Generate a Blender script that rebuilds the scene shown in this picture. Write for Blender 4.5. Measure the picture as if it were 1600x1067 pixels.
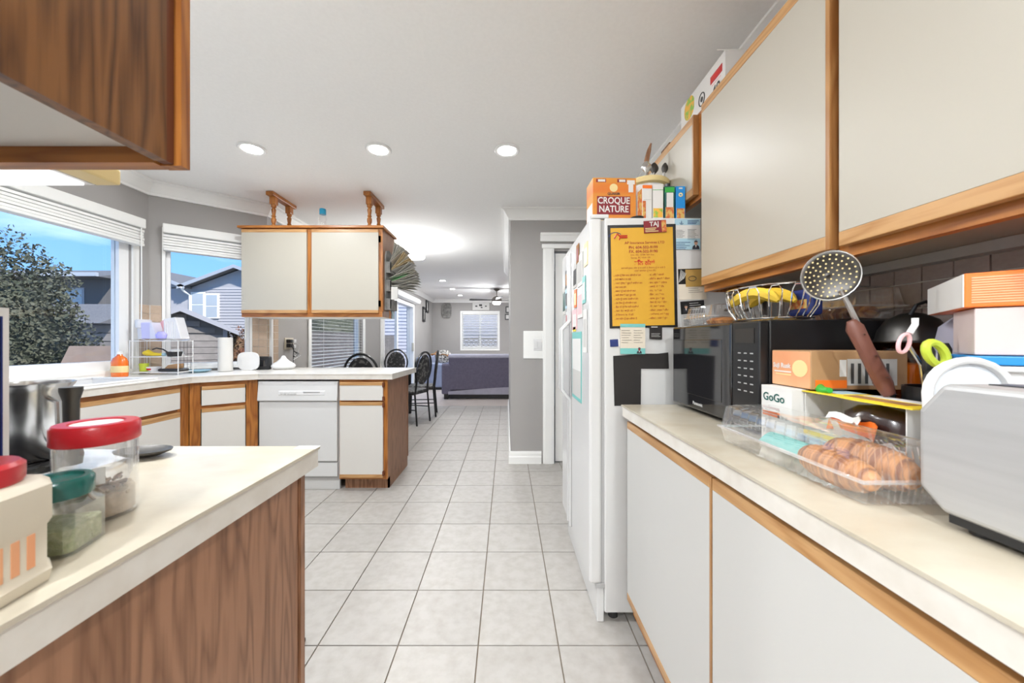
import bpy, bmesh, math, random
from mathutils import Vector, Matrix
PI = math.pi
random.seed(7)
S = bpy.context.scene
C = S.collection
for o in list(bpy.data.objects): bpy.data.objects.remove(o)

# ------------------------------------------------------------------ camera, sky, sun, exposure
FPX, VX, VY, EYE = 568.0, 792.0, 533.0, 1.19
cam = bpy.data.cameras.new('camera'); cam.sensor_width = 36.0; cam.lens = FPX*36/1600
cam.shift_x = (800-VX)/1600; cam.shift_y = -(533.5-VY)/1600
cam.clip_start = 0.02; cam.clip_end = 300
co = bpy.data.objects.new('camera', cam); C.objects.link(co)
co.location = (0, 0, EYE); co.rotation_euler = (PI/2, 0, 0)
S.camera = co
cam.dof.use_dof = True; cam.dof.focus_distance = 3.0; cam.dof.aperture_fstop = 6.3
S.view_settings.view_transform = 'Standard'; S.view_settings.look = 'None'
S.view_settings.exposure = 1.23; S.view_settings.gamma = 1.0
S.view_settings.use_curve_mapping = False
W = bpy.data.worlds.new('sky'); S.world = W; W.use_nodes = True
nt = W.node_tree; nt.nodes.clear()
def N(t, typ, **kw):
    n = t.nodes.new(typ)
    for k, v in kw.items(): setattr(n, k, v)
    return n
_tc = N(nt, 'ShaderNodeTexCoord'); _sep = N(nt, 'ShaderNodeSeparateXYZ')
nt.links.new(_tc.outputs['Generated'], _sep.inputs[0])
_ramp = N(nt, 'ShaderNodeValToRGB'); e = _ramp.color_ramp.elements
e[0].position = 0.0; e[0].color = (0.16, 0.33, 0.60, 1); e[1].position = 0.55; e[1].color = (0.035, 0.15, 0.40, 1)
nt.links.new(_sep.outputs['Z'], _ramp.inputs[0])
_map = N(nt, 'ShaderNodeMapping'); _map.inputs['Scale'].default_value = (3.0, 3.0, 9.0)
nt.links.new(_tc.outputs['Generated'], _map.inputs[0])
_no = N(nt, 'ShaderNodeTexNoise'); _no.inputs['Scale'].default_value = 1.3; _no.inputs['Detail'].default_value = 6
nt.links.new(_map.outputs[0], _no.inputs['Vector'])
_cr = N(nt, 'ShaderNodeValToRGB'); _cr.color_ramp.elements[0].position = 0.52; _cr.color_ramp.elements[1].position = 0.85
nt.links.new(_no.outputs['Fac'], _cr.inputs[0])
_mx = N(nt, 'ShaderNodeMixRGB'); _mx.inputs['Color2'].default_value = (0.50, 0.62, 0.80, 1)
nt.links.new(_cr.outputs[0], _mx.inputs['Fac']); nt.links.new(_ramp.outputs[0], _mx.inputs['Color1'])
_bg = N(nt, 'ShaderNodeBackground'); _bg.inputs['Strength'].default_value = 1.15
nt.links.new(_mx.outputs[0], _bg.inputs[0])
_wo = N(nt, 'ShaderNodeOutputWorld'); nt.links.new(_bg.outputs[0], _wo.inputs[0])
sun = bpy.data.lights.new('sun','SUN'); sun.energy = 3.4; sun.angle = math.radians(2); sun.color = (1,.96,.90)
so = bpy.data.objects.new('sun', sun); C.objects.link(so); so.location = (12,-12,15)
so.rotation_euler = Vector((-.55,.45,-.72)).to_track_quat('-Z','Y').to_euler()
LAMP_W = 5.0      # watts of each recessed ceiling lamp
S.cycles.max_bounces = 12; S.cycles.diffuse_bounces = 10; S.cycles.transparent_max_bounces = 24

# ------------------------------------------------------------------ helpers
class MB:
    def __init__(s): s.v = []; s.f = []
    def add(s, vs, fs):
        b = len(s.v); s.v += [tuple(p) for p in vs]; s.f += [tuple(i+b for i in q) for q in fs]; return s
    def box(s, x0, x1, y0, y1, z0, z1):
        return s.add([(x0,y0,z0),(x1,y0,z0),(x1,y1,z0),(x0,y1,z0),(x0,y0,z1),(x1,y0,z1),(x1,y1,z1),(x0,y1,z1)],
                     [(0,3,2,1),(4,5,6,7),(0,1,5,4),(1,2,6,5),(2,3,7,6),(3,0,4,7)])
    def prism(s, poly, z0, z1, ax='z'):
        n = len(poly)
        def P(a, b, c): return (a,b,c) if ax == 'z' else ((a,c,b) if ax == 'y' else (c,a,b))
        vs = [P(a,b,z0) for a,b in poly]+[P(a,b,z1) for a,b in poly]
        fs = [tuple(range(n))[::-1], tuple(range(n,2*n))]+[(i,(i+1)%n,n+(i+1)%n,n+i) for i in range(n)]
        return s.add(vs, fs)
    def lathe(s, prof, seg=24, c=(0,0,0), sx=1, sy=1):
        vs = []; fs = []; n = len(prof)
        for r, z in prof:
            for k in range(seg):
                a = 2*PI*k/seg; vs.append((c[0]+sx*r*math.cos(a), c[1]+sy*r*math.sin(a), c[2]+z))
        for i in range(n-1):
            for k in range(seg):
                fs.append((i*seg+k, i*seg+(k+1)%seg, (i+1)*seg+(k+1)%seg, (i+1)*seg+k))
        ring = prof[0] == prof[-1]
        if prof[0][0] > 1e-6 and not ring: fs.append(tuple(range(seg))[::-1])
        if prof[-1][0] > 1e-6 and not ring: fs.append(tuple((n-1)*seg+k for k in range(seg)))
        return s.add(vs, fs)
    def tube(s, pts, r, seg=8, closed=False, flat=1.0):
        pts = [Vector(p) for p in pts]; n = len(pts)
        rs = r if isinstance(r, (list, tuple)) else [r]*n
        up = None; vs = []; fs = []
        for i, p in enumerate(pts):
            if closed: t = pts[(i+1)%n]-pts[i-1]
            else: t = pts[min(i+1,n-1)]-pts[max(i-1,0)]
            t.normalize()
            if up is None:
                up = Vector((0,0,1)) if abs(t.z) < .9 else Vector((0,1,0))
            a = t.cross(up)
            if a.length < 1e-5: a = t.cross(Vector((1,0,0)))
            a.normalize(); b = a.cross(t).normalized(); up = b
            for k in range(seg):
                q = 2*PI*k/seg; vs.append(p+a*math.cos(q)*rs[i]+b*math.sin(q)*rs[i]*flat)
        m = n if closed else n-1
        for i in range(m):
            for k in range(seg):
                fs.append((i*seg+k, i*seg+(k+1)%seg, ((i+1)%n)*seg+(k+1)%seg, ((i+1)%n)*seg+k))
        if not closed: fs += [tuple(range(seg))[::-1], tuple((n-1)*seg+k for k in range(seg))]
        return s.add(vs, fs)
    def grid(s, fn, nu, nv, th=0.0):
        """sheet fn(u,v)->(point); with thickness along +normal if th"""
        P = [[Vector(fn(i/nu, j/nv)) for j in range(nv+1)] for i in range(nu+1)]
        vs = [P[i][j] for i in range(nu+1) for j in range(nv+1)]
        fs = [(i*(nv+1)+j, (i+1)*(nv+1)+j, (i+1)*(nv+1)+j+1, i*(nv+1)+j+1) for i in range(nu) for j in range(nv)]
        if th:
            m = len(vs); n0 = []
            for i in range(nu+1):
                for j in range(nv+1):
                    a = P[min(i+1,nu)][j]-P[max(i-1,0)][j]; b = P[i][min(j+1,nv)]-P[i][max(j-1,0)]
                    n0.append(a.cross(b).normalized())
            vs = vs+[p+q*th for p, q in zip(vs, n0)]
            fs = [q[::-1] for q in fs]+[tuple(k+m for k in q) for q in fs]
            B = [i*(nv+1) for i in range(nu+1)]+[nu*(nv+1)+j for j in range(1,nv+1)]+[i*(nv+1)+nv for i in range(nu-1,-1,-1)]+[j for j in range(nv-1,0,-1)]
            for k in range(len(B)):
                a, b = B[k], B[(k+1)%len(B)]; fs.append((a,b,b+m,a+m))
        return s.add(vs, fs)
    def build(s, name, m, parent=None, smooth=False, bevel=0, seg=2, sub=0, kind=None):
        me = bpy.data.meshes.new(name); me.from_pydata(s.v, [], s.f)
        bm = bmesh.new(); bm.from_mesh(me); bmesh.ops.recalc_face_normals(bm, faces=bm.faces); bm.to_mesh(me); bm.free()
        if smooth or sub:
            me.polygons.foreach_set('use_smooth', [True]*len(me.polygons))
            if not sub: me.set_sharp_from_angle(angle=math.radians(38))
        me.materials.append(M[m] if isinstance(m, str) else m)
        o = bpy.data.objects.new(name, me); C.objects.link(o)
        if parent is not None: o.parent = parent
        if bevel:
            b = o.modifiers.new('bevel', 'BEVEL'); b.width = bevel; b.segments = seg; b.limit_method = 'ANGLE'; b.angle_limit = math.radians(40)
        if sub:
            b = o.modifiers.new('sub', 'SUBSURF'); b.levels = sub; b.render_levels = sub
        if kind: o['kind'] = kind
        return o
def box(name, m, x0, x1, y0, y1, z0, z1, parent=None, bevel=0): return MB().box(x0,x1,y0,y1,z0,z1).build(name, m, parent, bevel=bevel)
def tag(o, label, cat, group=None):
    o['label'] = label; o['category'] = cat
    if group: o['group'] = group
    return o
def thing(name, label, cat, loc=(0,0,0), rz=0, group=None):
    o = bpy.data.objects.new(name, None); C.objects.link(o); o.location = loc; o.rotation_euler = (0,0,rz); o.empty_display_size = .05
    return tag(o, label, cat, group)
def struct(o, label=None):
    o['kind'] = 'structure'
    if label: o['label'] = label
    return o
def dup(root, loc=None, rz=None, label=None):
    def cp(o, p):
        c = o.copy(); C.objects.link(c); c.parent = p
        for ch in o.children: cp(ch, c)
        return c
    r = cp(root, None)
    if loc is not None: r.location = loc
    if rz is not None: r.rotation_euler = (0,0,rz)
    if label: r['label'] = label
    return r
FACE_CAM = (PI/2, 0, 0); FACE_AISLE = (PI/2, 0, -PI/2)
def text(s, size, loc, rot, m, parent, align='CENTER', name='lettering', bold=0.0, sx=1.0):
    cu = bpy.data.curves.new(name, 'FONT'); cu.body = s; cu.size = size; cu.align_x = align; cu.align_y = 'CENTER'; cu.offset = bold
    cu.resolution_u = 3; cu.materials.append(M[m])
    o = bpy.data.objects.new(name, cu); C.objects.link(o); o.location = loc; o.rotation_euler = rot; o.scale = (sx,1,1); o.parent = parent
    return o

# ------------------------------------------------------------------ materials
M = {}
def mat(name, col, rough=.5, metal=0.0, var=0.0, scale=8.0, col2=None, stretch=(1,1,1), bump=0.0, rand=0.0, emit=0.0, spec=.5, coat=0.0, detail=4, lo=.35, hi=.65):
    m = bpy.data.materials.new(name); m.use_nodes = True; t = m.node_tree; b = t.nodes['Principled BSDF']
    b.inputs['Base Color'].default_value = (*col, 1); b.inputs['Roughness'].default_value = rough; b.inputs['Metallic'].default_value = metal
    b.inputs['Specular IOR Level'].default_value = spec
    if coat: b.inputs['Coat Weight'].default_value = coat; b.inputs['Coat Roughness'].default_value = .08
    if emit: b.inputs['Emission Color'].default_value = (*col, 1); b.inputs['Emission Strength'].default_value = emit
    if col2 is not None or var:
        if col2 is None: col2 = tuple(c*(1-var) for c in col)
        tc = N(t,'ShaderNodeTexCoord'); mp = N(t,'ShaderNodeMapping'); mp.inputs['Scale'].default_value = stretch
        t.links.new(tc.outputs['Object'], mp.inputs[0])
        if rand:
            oi = N(t,'ShaderNodeObjectInfo'); ml = N(t,'ShaderNodeMath', operation='MULTIPLY'); ml.inputs[1].default_value = 37.0
            t.links.new(oi.outputs['Random'], ml.inputs[0]); t.links.new(ml.outputs[0], mp.inputs['Location'])
        no = N(t,'ShaderNodeTexNoise'); no.inputs['Scale'].default_value = scale; no.inputs['Detail'].default_value = detail
        t.links.new(mp.outputs[0], no.inputs['Vector'])
        cr = N(t,'ShaderNodeValToRGB'); cr.color_ramp.elements[0].position = lo; cr.color_ramp.elements[1].position = hi
        cr.color_ramp.elements[0].color = (*col, 1); cr.color_ramp.elements[1].color = (*col2, 1)
        t.links.new(no.outputs['Fac'], cr.inputs[0]); out = cr.outputs[0]
        if rand:
            hs = N(t,'ShaderNodeHueSaturation'); mr = N(t,'ShaderNodeMapRange'); mr.inputs['To Min'].default_value = 1-rand; mr.inputs['To Max'].default_value = 1+rand
            t.links.new(oi.outputs['Random'], mr.inputs[0]); t.links.new(mr.outputs[0], hs.inputs['Value']); t.links.new(out, hs.inputs['Color']); out = hs.outputs[0]
        t.links.new(out, b.inputs['Base Color'])
        if bump:
            bp = N(t,'ShaderNodeBump'); bp.inputs['Strength'].default_value = bump; bp.inputs['Distance'].default_value = .01
            t.links.new(no.outputs['Fac'], bp.inputs['Height']); t.links.new(bp.outputs[0], b.inputs['Normal'])
    M[name] = m; return m
def wood(name, c1, c2, axis='z', rough=.35, sc=1.0, dark=None):
    """oak: long noise streaks plus bent growth-ring bands along the grain axis"""
    m = bpy.data.materials.new(name); m.use_nodes = True; t = m.node_tree; b = t.nodes['Principled BSDF']; b.inputs['Roughness'].default_value = rough
    tc = N(t,'ShaderNodeTexCoord')
    def mp(k, l):
        q = N(t,'ShaderNodeMapping'); v = [k,k,k]; v['xyz'.index(axis)] = l; q.inputs['Scale'].default_value = v; t.links.new(tc.outputs['Object'], q.inputs[0]); return q
    a = mp(60*sc, 2.2*sc); n1 = N(t,'ShaderNodeTexNoise'); n1.inputs['Scale'].default_value = 2.0; n1.inputs['Detail'].default_value = 5; t.links.new(a.outputs[0], n1.inputs['Vector'])
    d = mp(7*sc, .8*sc); n2 = N(t,'ShaderNodeTexNoise'); n2.inputs['Scale'].default_value = 1.6; n2.inputs['Detail'].default_value = 2; t.links.new(d.outputs[0], n2.inputs['Vector'])
    mu = N(t,'ShaderNodeMath', operation='MULTIPLY'); mu.inputs[1].default_value = 9.0; t.links.new(n2.outputs['Fac'], mu.inputs[0])
    fr = N(t,'ShaderNodeMath', operation='PINGPONG'); fr.inputs[1].default_value = .5; t.links.new(mu.outputs[0], fr.inputs[0])
    ad = N(t,'ShaderNodeMath', operation='MULTIPLY_ADD'); ad.inputs[1].default_value = .7; t.links.new(n1.outputs['Fac'], ad.inputs[0]); t.links.new(fr.outputs[0], ad.inputs[2])
    cr = N(t,'ShaderNodeValToRGB'); cr.color_ramp.elements[0].position = .28; cr.color_ramp.elements[1].position = .75
    cr.color_ramp.elements[0].color = (*c2, 1); cr.color_ramp.elements[1].color = (*c1, 1)
    t.links.new(ad.outputs[0], cr.inputs[0]); t.links.new(cr.outputs[0], b.inputs['Base Color'])
    M[name] = m; return m
def clear(name, tint=(1,1,1), gloss=.10, rough=.02, milky=0.0):
    """thin clear pane or plastic: see-through with a weak fresnel gloss, optionally milky"""
    m = bpy.data.materials.new(name); m.use_nodes = True; t = m.node_tree; t.nodes.clear()
    tr = N(t,'ShaderNodeBsdfTransparent'); tr.inputs[0].default_value = (*tint, 1)
    gl = N(t,'ShaderNodeBsdfGlossy'); gl.inputs['Roughness'].default_value = rough; gl.inputs['Color'].default_value = (1,1,1,1)
    lw = N(t,'ShaderNodeLayerWeight'); lw.inputs['Blend'].default_value = .25
    mr = N(t,'ShaderNodeMapRange'); mr.inputs['To Min'].default_value = gloss*.3; mr.inputs['To Max'].default_value = min(1, gloss*4)
    t.links.new(lw.outputs['Facing'], mr.inputs[0])
    mx = N(t,'ShaderNodeMixShader'); t.links.new(mr.outputs[0], mx.inputs[0]); t.links.new(tr.outputs[0], mx.inputs[1]); t.links.new(gl.outputs[0], mx.inputs[2])
    last = mx.outputs[0]
    if milky:
        df = N(t,'ShaderNodeBsdfDiffuse'); df.inputs[0].default_value = (*[.25+.75*c for c in tint], 1)
        m2 = N(t,'ShaderNodeMixShader'); m2.inputs[0].default_value = milky; t.links.new(last, m2.inputs[1]); t.links.new(df.outputs[0], m2.inputs[2]); last = m2.outputs[0]
    o = N(t,'ShaderNodeOutputMaterial'); t.links.new(last, o.inputs[0]); M[name] = m; return m
mat('wall_paint', (.37,.355,.343), .75, var=.03, scale=3)
mat('ceiling_paint', (.90,.90,.89), .9, col2=(.88,.88,.87), scale=60, bump=.04)
mat('trim_white', (.87,.87,.85), .4)
mat('vinyl_white', (.85,.85,.85), .35)
mat('blind_white', (.82,.82,.80), .5)
mat('tile_floor', (.42,.40,.375), .42, col2=(.36,.335,.305), scale=7, rand=.035, detail=7, lo=.38, hi=.72)
mat('grout', (.22,.18,.14), .9)
mat('wood_floor', (.62,.55,.50), .35, col2=(.50,.43,.39), stretch=(1.2,14,1), scale=2.5)
mat('wall_tile', (.56,.43,.33), .2, col2=(.52,.40,.30), scale=5, rand=.06)
mat('tile_grout', (.66,.62,.56), .8)
mat('wall_tile_mauve', (.40,.335,.31), .2, col2=(.37,.305,.28), scale=5, rand=.05)
wood('oak', (.41,.155,.030), (.22,.064,.010), 'z')
wood('oak_x', (.43,.165,.036), (.25,.078,.013), 'x')
wood('oak_y', (.43,.165,.036), (.25,.078,.013), 'y')
wood('oak_pale_x', (.50,.285,.12), (.37,.18,.06), 'x')
wood('oak_pale_y', (.50,.285,.12), (.37,.18,.06), 'y')
wood('oak_pale_z', (.41,.21,.075), (.30,.13,.04), 'z')
wood('oak_brown', (.33,.165,.09), (.18,.08,.038), 'z', rough=.45, sc=1.3)
wood('oak_dark', (.20,.085,.027), (.07,.025,.008), 'z', rough=.3, sc=1.2)
mat('oak_deep', (.13,.035,.012), .5)  # plain deep brown for toe kicks, seams, hinges and a tray
mat('laminate_light', (.64,.62,.585), .36); mat('laminate', (.435,.405,.345), .38)
mat('laminate_white', (.53,.525,.505), .35)
mat('counter_cream', (.53,.485,.395), .25, col2=(.46,.405,.315), scale=5, stretch=(1,1.6,1), detail=6)
mat('counter_white', (.86,.84,.80), .22, col2=(.82,.79,.74), scale=6)
mat('counter_edge', (.68,.65,.60), .35, col2=(.61,.57,.51), scale=18)
mat('appliance_white', (.64,.64,.635), .25, coat=.3)
mat('appliance_grey', (.42,.42,.42), .4)
mat('black', (.012,.012,.013), .35); mat('black_gloss', (.01,.01,.012), .08, coat=.5)
mat('black_matte', (.02,.017,.016), .8)
mat('rubber', (.03,.03,.03), .7)
mat('steel', (.62,.62,.62), .22, metal=1); mat('steel_brushed', (.50,.50,.50), .45, metal=.5, col2=(.46,.46,.46), stretch=(1,2,30), scale=2)
mat('steel_dark', (.10,.095,.09), .42, metal=1); mat('chrome', (.8,.8,.8), .08, metal=1)
mat('plastic_white', (.74,.74,.74), .35); mat('plastic_cream', (.62,.56,.45), .45)
mat('red', (.50,.012,.02), .3); mat('dark_green', (.012,.10,.085), .25); mat('green', (.03,.36,.05), .4); mat('lime', (.48,.58,.05), .45)
mat('blue', (.01,.24,.62), .4); mat('navy', (.015,.03,.16), .5); mat('teal', (.18,.50,.47), .5); mat('pale_blue', (.38,.58,.68), .6); mat('purple', (.42,.40,.85), .4)
mat('pink', (.78,.45,.47), .5); mat('pale_pink', (.60,.50,.485), .6); mat('orange', (.85,.17,.015), .45); mat('amber', (.80,.16,.01), .15, coat=.5)
mat('yellow', (.85,.62,.03), .5); mat('butter', (.78,.62,.30), .4); mat('poster_yellow', (.66,.36,.025), .55); mat('poster_ink', (.36,.05,.02), .6); mat('poster_red', (.60,.03,.015), .6)
mat('paper', (.68,.67,.65), .7); mat('paper_cream', (.70,.63,.52), .7); mat('paper_grey', (.52,.51,.49), .8); mat('ink', (.06,.06,.06), .7); mat('maroon', (.22,.012,.02), .5)
mat('news', (.60,.58,.50), .8, col2=(.30,.29,.26), scale=60, stretch=(1,1,3)); mat('news_tan', (.58,.47,.29), .8, col2=(.38,.29,.16), scale=50)
mat('gold', (.42,.26,.07), .45); mat('skin', (.50,.29,.20), .6); mat('suit', (.03,.03,.04), .7)
mat('oats_orange', (.66,.17,.02), .45, col2=(.66,.34,.045), scale=1.2, stretch=(1,1,8)); mat('kraft', (.42,.25,.12), .6, col2=(.34,.19,.09), scale=5); mat('peach', (.72,.30,.14), .45, col2=(.80,.48,.27), scale=4)
mat('food', (.55,.12,.03), .6, col2=(.62,.42,.12), scale=60, lo=.42, hi=.58); mat('food_green', (.25,.45,.06), .6, col2=(.75,.40,.05), scale=45, lo=.45, hi=.55)
mat('bread', (.62,.27,.08), .5, col2=(.24,.07,.016), stretch=(4,70,4), scale=1.5, lo=.4, hi=.6); mat('chocolate', (.035,.016,.014), .22, coat=.5)
mat('herb', (.24,.27,.11), .8, col2=(.36,.36,.20), scale=140, bump=.6); mat('spice', (.17,.105,.065), .8, col2=(.36,.25,.16), scale=45, bump=.8)
mat('banana', (.78,.53,.05), .5, col2=(.50,.28,.03), scale=18, lo=.55, hi=.78)
mat('sofa_plum', (.155,.14,.20), .9, col2=(.13,.12,.175), scale=25); mat('sofa_grey', (.42,.41,.50), .9, var=.1, scale=9); mat('sofa_blue', (.30,.34,.47), .9, var=.12, scale=5)
mat('throw', (.62,.60,.56), .9, col2=(.04,.04,.04), scale=26, lo=.42, hi=.60); mat('brown_fur', (.32,.15,.05), .9)
mat('chair_fabric', (.02,.02,.022), .55, col2=(.16,.155,.15), scale=22, lo=.52, hi=.6)
mat('fan_metal', (.20,.18,.16), .3, metal=.8); mat('clay_grey', (.13,.127,.12), .7, col2=(.26,.25,.235), scale=16)
mat('lamp_glass', (1,.96,.90), .5, emit=5.0); mat('glow_panel', (1,.97,.92), .5, emit=14.0)
mat('hood_added_glow', (.95,.96,1), .4, emit=.55); mat('cap_blue', (.02,.33,.56), .35); mat('handle_brown', (.15,.055,.038), .45); mat('dish_white', (.70,.74,.79), .3)
mat('bounce_ground', (.42,.41,.38), .9, col2=(.36,.36,.32), scale=3); mat('siding_grey', (.42,.41,.43), .7); mat('siding_blue', (.46,.47,.56), .7); mat('siding_dark', (.14,.13,.125), .8)
mat('garage_board', (.22,.20,.19), .8, var=.25, scale=4, rand=.12); mat('roof_dark', (.11,.11,.12), .85, col2=(.15,.148,.15), scale=30); mat('fascia', (.30,.30,.33), .6); mat('gutter', (.40,.42,.46), .5)
mat('pane_house', (.42,.47,.52), .15); mat('fence_board', (.16,.145,.14), .85, col2=(.10,.095,.09), stretch=(1,1,4), scale=5, rand=.15); mat('plywood', (.24,.18,.145), .85, col2=(.19,.14,.115), scale=3)
mat('leaf', (.045,.055,.032), .7, col2=(.095,.098,.07), scale=3); mat('leaf_red', (.17,.06,.03), .7, col2=(.10,.07,.03), scale=3); mat('bark', (.06,.045,.035), .9)
clear('glass', (.98,.985,.985), .02); clear('jar_glass', (.90,.93,.91), .16, milky=.06); clear('plastic_clear', (.985,.985,.985), .20, .05, milky=.035); clear('plastic_edge', (.97,.97,.97), .3, .08, milky=.16); clear('plastic_milky', (.90,.90,.92), .10, .15, milky=.55)
clear('plastic_purple', (.70,.68,.98), .08, .2, milky=.6); clear('amber_glass', (.80,.40,.10), .12)

# ------------------------------------------------------------------ room shell
ZC, XL, X3, XR, XP, YP, YB = 2.47, -2.88, -2.27, 1.10, .035, 3.54, 11.1
def wall(name, p0, p1, z0, z1, th, m, holes=(), parent=None):
    """wall from p0 to p1, room on the left side of the direction; holes (s0,s1,z0,z1)"""
    p0 = Vector((*p0,0)); p1 = Vector((*p1,0)); d = (p1-p0); L = d.length; d.normalize(); n = Vector((d.y,-d.x,0))
    ss = sorted({0,L,*[h[0] for h in holes],*[h[1] for h in holes]}); zs = sorted({z0,z1,*[h[2] for h in holes],*[h[3] for h in holes]})
    b = MB()
    for i in range(len(ss)-1):
        for j in range(len(zs)-1):
            cs, cz = (ss[i]+ss[i+1])/2, (zs[j]+zs[j+1])/2
            if any(h[0] < cs < h[1] and h[2] < cz < h[3] for h in holes): continue
            q = [p0+d*ss[i], p0+d*ss[i+1], p0+d*ss[i+1]+n*th, p0+d*ss[i]+n*th]
            b.add([(v.x,v.y,zs[j]) for v in q]+[(v.x,v.y,zs[j+1]) for v in q], [(0,3,2,1),(4,5,6,7),(0,1,5,4),(1,2,6,5),(2,3,7,6),(3,0,4,7)])
    return struct(b.build(name, m, parent))
A, B = (XL, 2.92), (-2.27, 3.44)
LA = math.hypot(B[0]-A[0], B[1]-A[1])
# floor with separate tiles
floor = struct(MB().box(-2.9,XR,-2.6,6.69,-.12,-.006).build('floor','grout'), 'beige tiled kitchen floor')
TX, TY, X00, Y00 = .3135, .3157, -.112, 1.4215
tm = MB().box(-.5,.5,-.5,.5,-.012,0); tile0 = tm.build('tile','tile_floor',floor)
TD = tile0.data; bpy.data.objects.remove(tile0)
for i in range(-9,5):
    for j in range(-13,17):
        x0, x1 = X00+i*TX, X00+(i+1)*TX; y0, y1 = Y00+j*TY, Y00+(j+1)*TY
        if x0 > .62 and y1 < 2.3 or y0 < -.6: continue
        if x1 < -2.32 and y1 < 3.6: continue
        if x1 < -.5 and y1 < .85: continue
        if x0 < -.96 and x1 < -.95 and y0 > 2.98 and y1 < 3.5: continue
        x0, x1 = max(x0, X3 if y0 > 3.4 else -2.35), min(x1, XR if y0 < YP-.05 else XP); y1 = min(y1, 6.69)
        if x1-x0 < .02 or y1-y0 < .02: continue
        o = bpy.data.objects.new('tile', TD); C.objects.link(o); o.parent = floor
        o.location = ((x0+x1)/2,(y0+y1)/2,0); o.scale = (x1-x0-.0055, y1-y0-.0055, 1)
struct(MB().box(X3,3.0,6.69,YB,-.12,0).build('floor_living','wood_floor'), 'pale wood floor of the living room')
struct(MB().box(XL-.15,3.15,-2.75,YB+.15,ZC,ZC+.12).build('ceiling','ceiling_paint'), 'white ceiling')
wall('wall_left', (XL,A[1]), (XL,.10), 0, ZC, .15, 'wall_paint', [(2.92-2.787, 2.92-1.15, .974, 2.10)])
wall('wall_bay', B, A, 0, ZC, .15, 'wall_paint', [(LA*(1-.83), LA*(1-.125), .974, 2.10)])
wall('wall_dining', (X3,YB), (X3,B[1]), 0, ZC, .15, 'wall_paint', [(YB-5.73,YB-4.2,.72,2.10),(YB-8.77,YB-6.6,.02,2.08)])
wall('wall_far', (3.0,YB), (X3,YB), 0, ZC, .15, 'wall_paint', [(3.0+.27,3.0+1.37,.955,2.06)])
wall('wall_living_right', (3.0,6.69), (3.0,YB), 0, ZC, .15, 'wall_paint')
wall('wall_partition', (XP,6.69), (3.0,6.69), 0, ZC, .05, 'wall_paint')
wall('wall_hall', (XP,YP+.11), (XP,6.64), 0, ZC, .11, 'wall_paint')
wall('wall_pantry', (XR,YP), (XP,YP), 0, ZC, .11, 'wall_paint', [(0,XR-.46,0,2.07)])
wall('wall_right', (XR,-2.6), (XR,YP), 0, ZC, .15, 'wall_paint')
wall('wall_back', (XL,-2.6), (XR,-2.6), 0, ZC, .15, 'trim_white')
wall('wall_nook', (XL,.10), (XL,-2.6), 0, ZC, .15, 'trim_white')
wall('wall_stove', (XL,.25), (-.50,.25), 0, ZC, .15, 'wall_paint')
# crown mouldings
CP = [(0,0),(.088,0),(.088,.012),(.066,.022),(.045,.05),(.026,.078),(.018,.088),(.018,.105),(0,.105)]
def run(name, pts, prof, m, ztop, sgn=1, label=None):
    """profile (out from wall, down from ztop) swept along pts, room on the left of the direction"""
    P = [Vector((*p,0)) for p in pts]; b = MB(); vs = []; n = len(prof)
    for i, p in enumerate(P):
        def nrm(a, c): d = (c-a).normalized(); return Vector((-d.y,d.x,0))
        if i == 0: nn = nrm(P[0],P[1])
        elif i == len(P)-1: nn = nrm(P[-2],P[-1])
        else:
            a, c = nrm(P[i-1],p), nrm(p,P[i+1]); nn = (a+c); nn = nn/nn.length_squared*2
        for o, z in prof: q = p+nn*o; vs.append((q.x,q.y,ztop-z*sgn))
    fs = [(i*n+k,(i+1)*n+k,(i+1)*n+(k+1)%n,i*n+(k+1)%n) for i in range(len(P)-1) for k in range(n)]
    fs += [tuple(range(n)), tuple((len(P)-1)*n+k for k in range(n))]
    return struct(b.add(vs,fs).build(name,m), label)
run('trim_1', [(3.0,YB),(X3,YB),B,A,(XL,.30)], CP, 'trim_white', ZC-.001, 1, 'white crown moulding along window walls')
run('trim_2', [(XR,-2.6),(XR,YP),(XP,YP),(XP,6.69)], CP, 'trim_white', ZC-.001, 1, 'white crown moulding along pantry wall')
BP = [(0,0),(.010,0),(.014,.02),(.014,.045),(.018,.055),(.018,.12),(0,.12)]
run('baseboard_pantry', [(.335,YP),(XP,YP),(XP,6.69)], BP, 'trim_white', .12)
run('baseboard_dining', [(X3,6.45),(X3,3.6)], BP, 'trim_white', .12)
run('baseboard_far', [(3.0,YB),(X3,YB),(X3,8.9)], BP, 'trim_white', .12)

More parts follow.
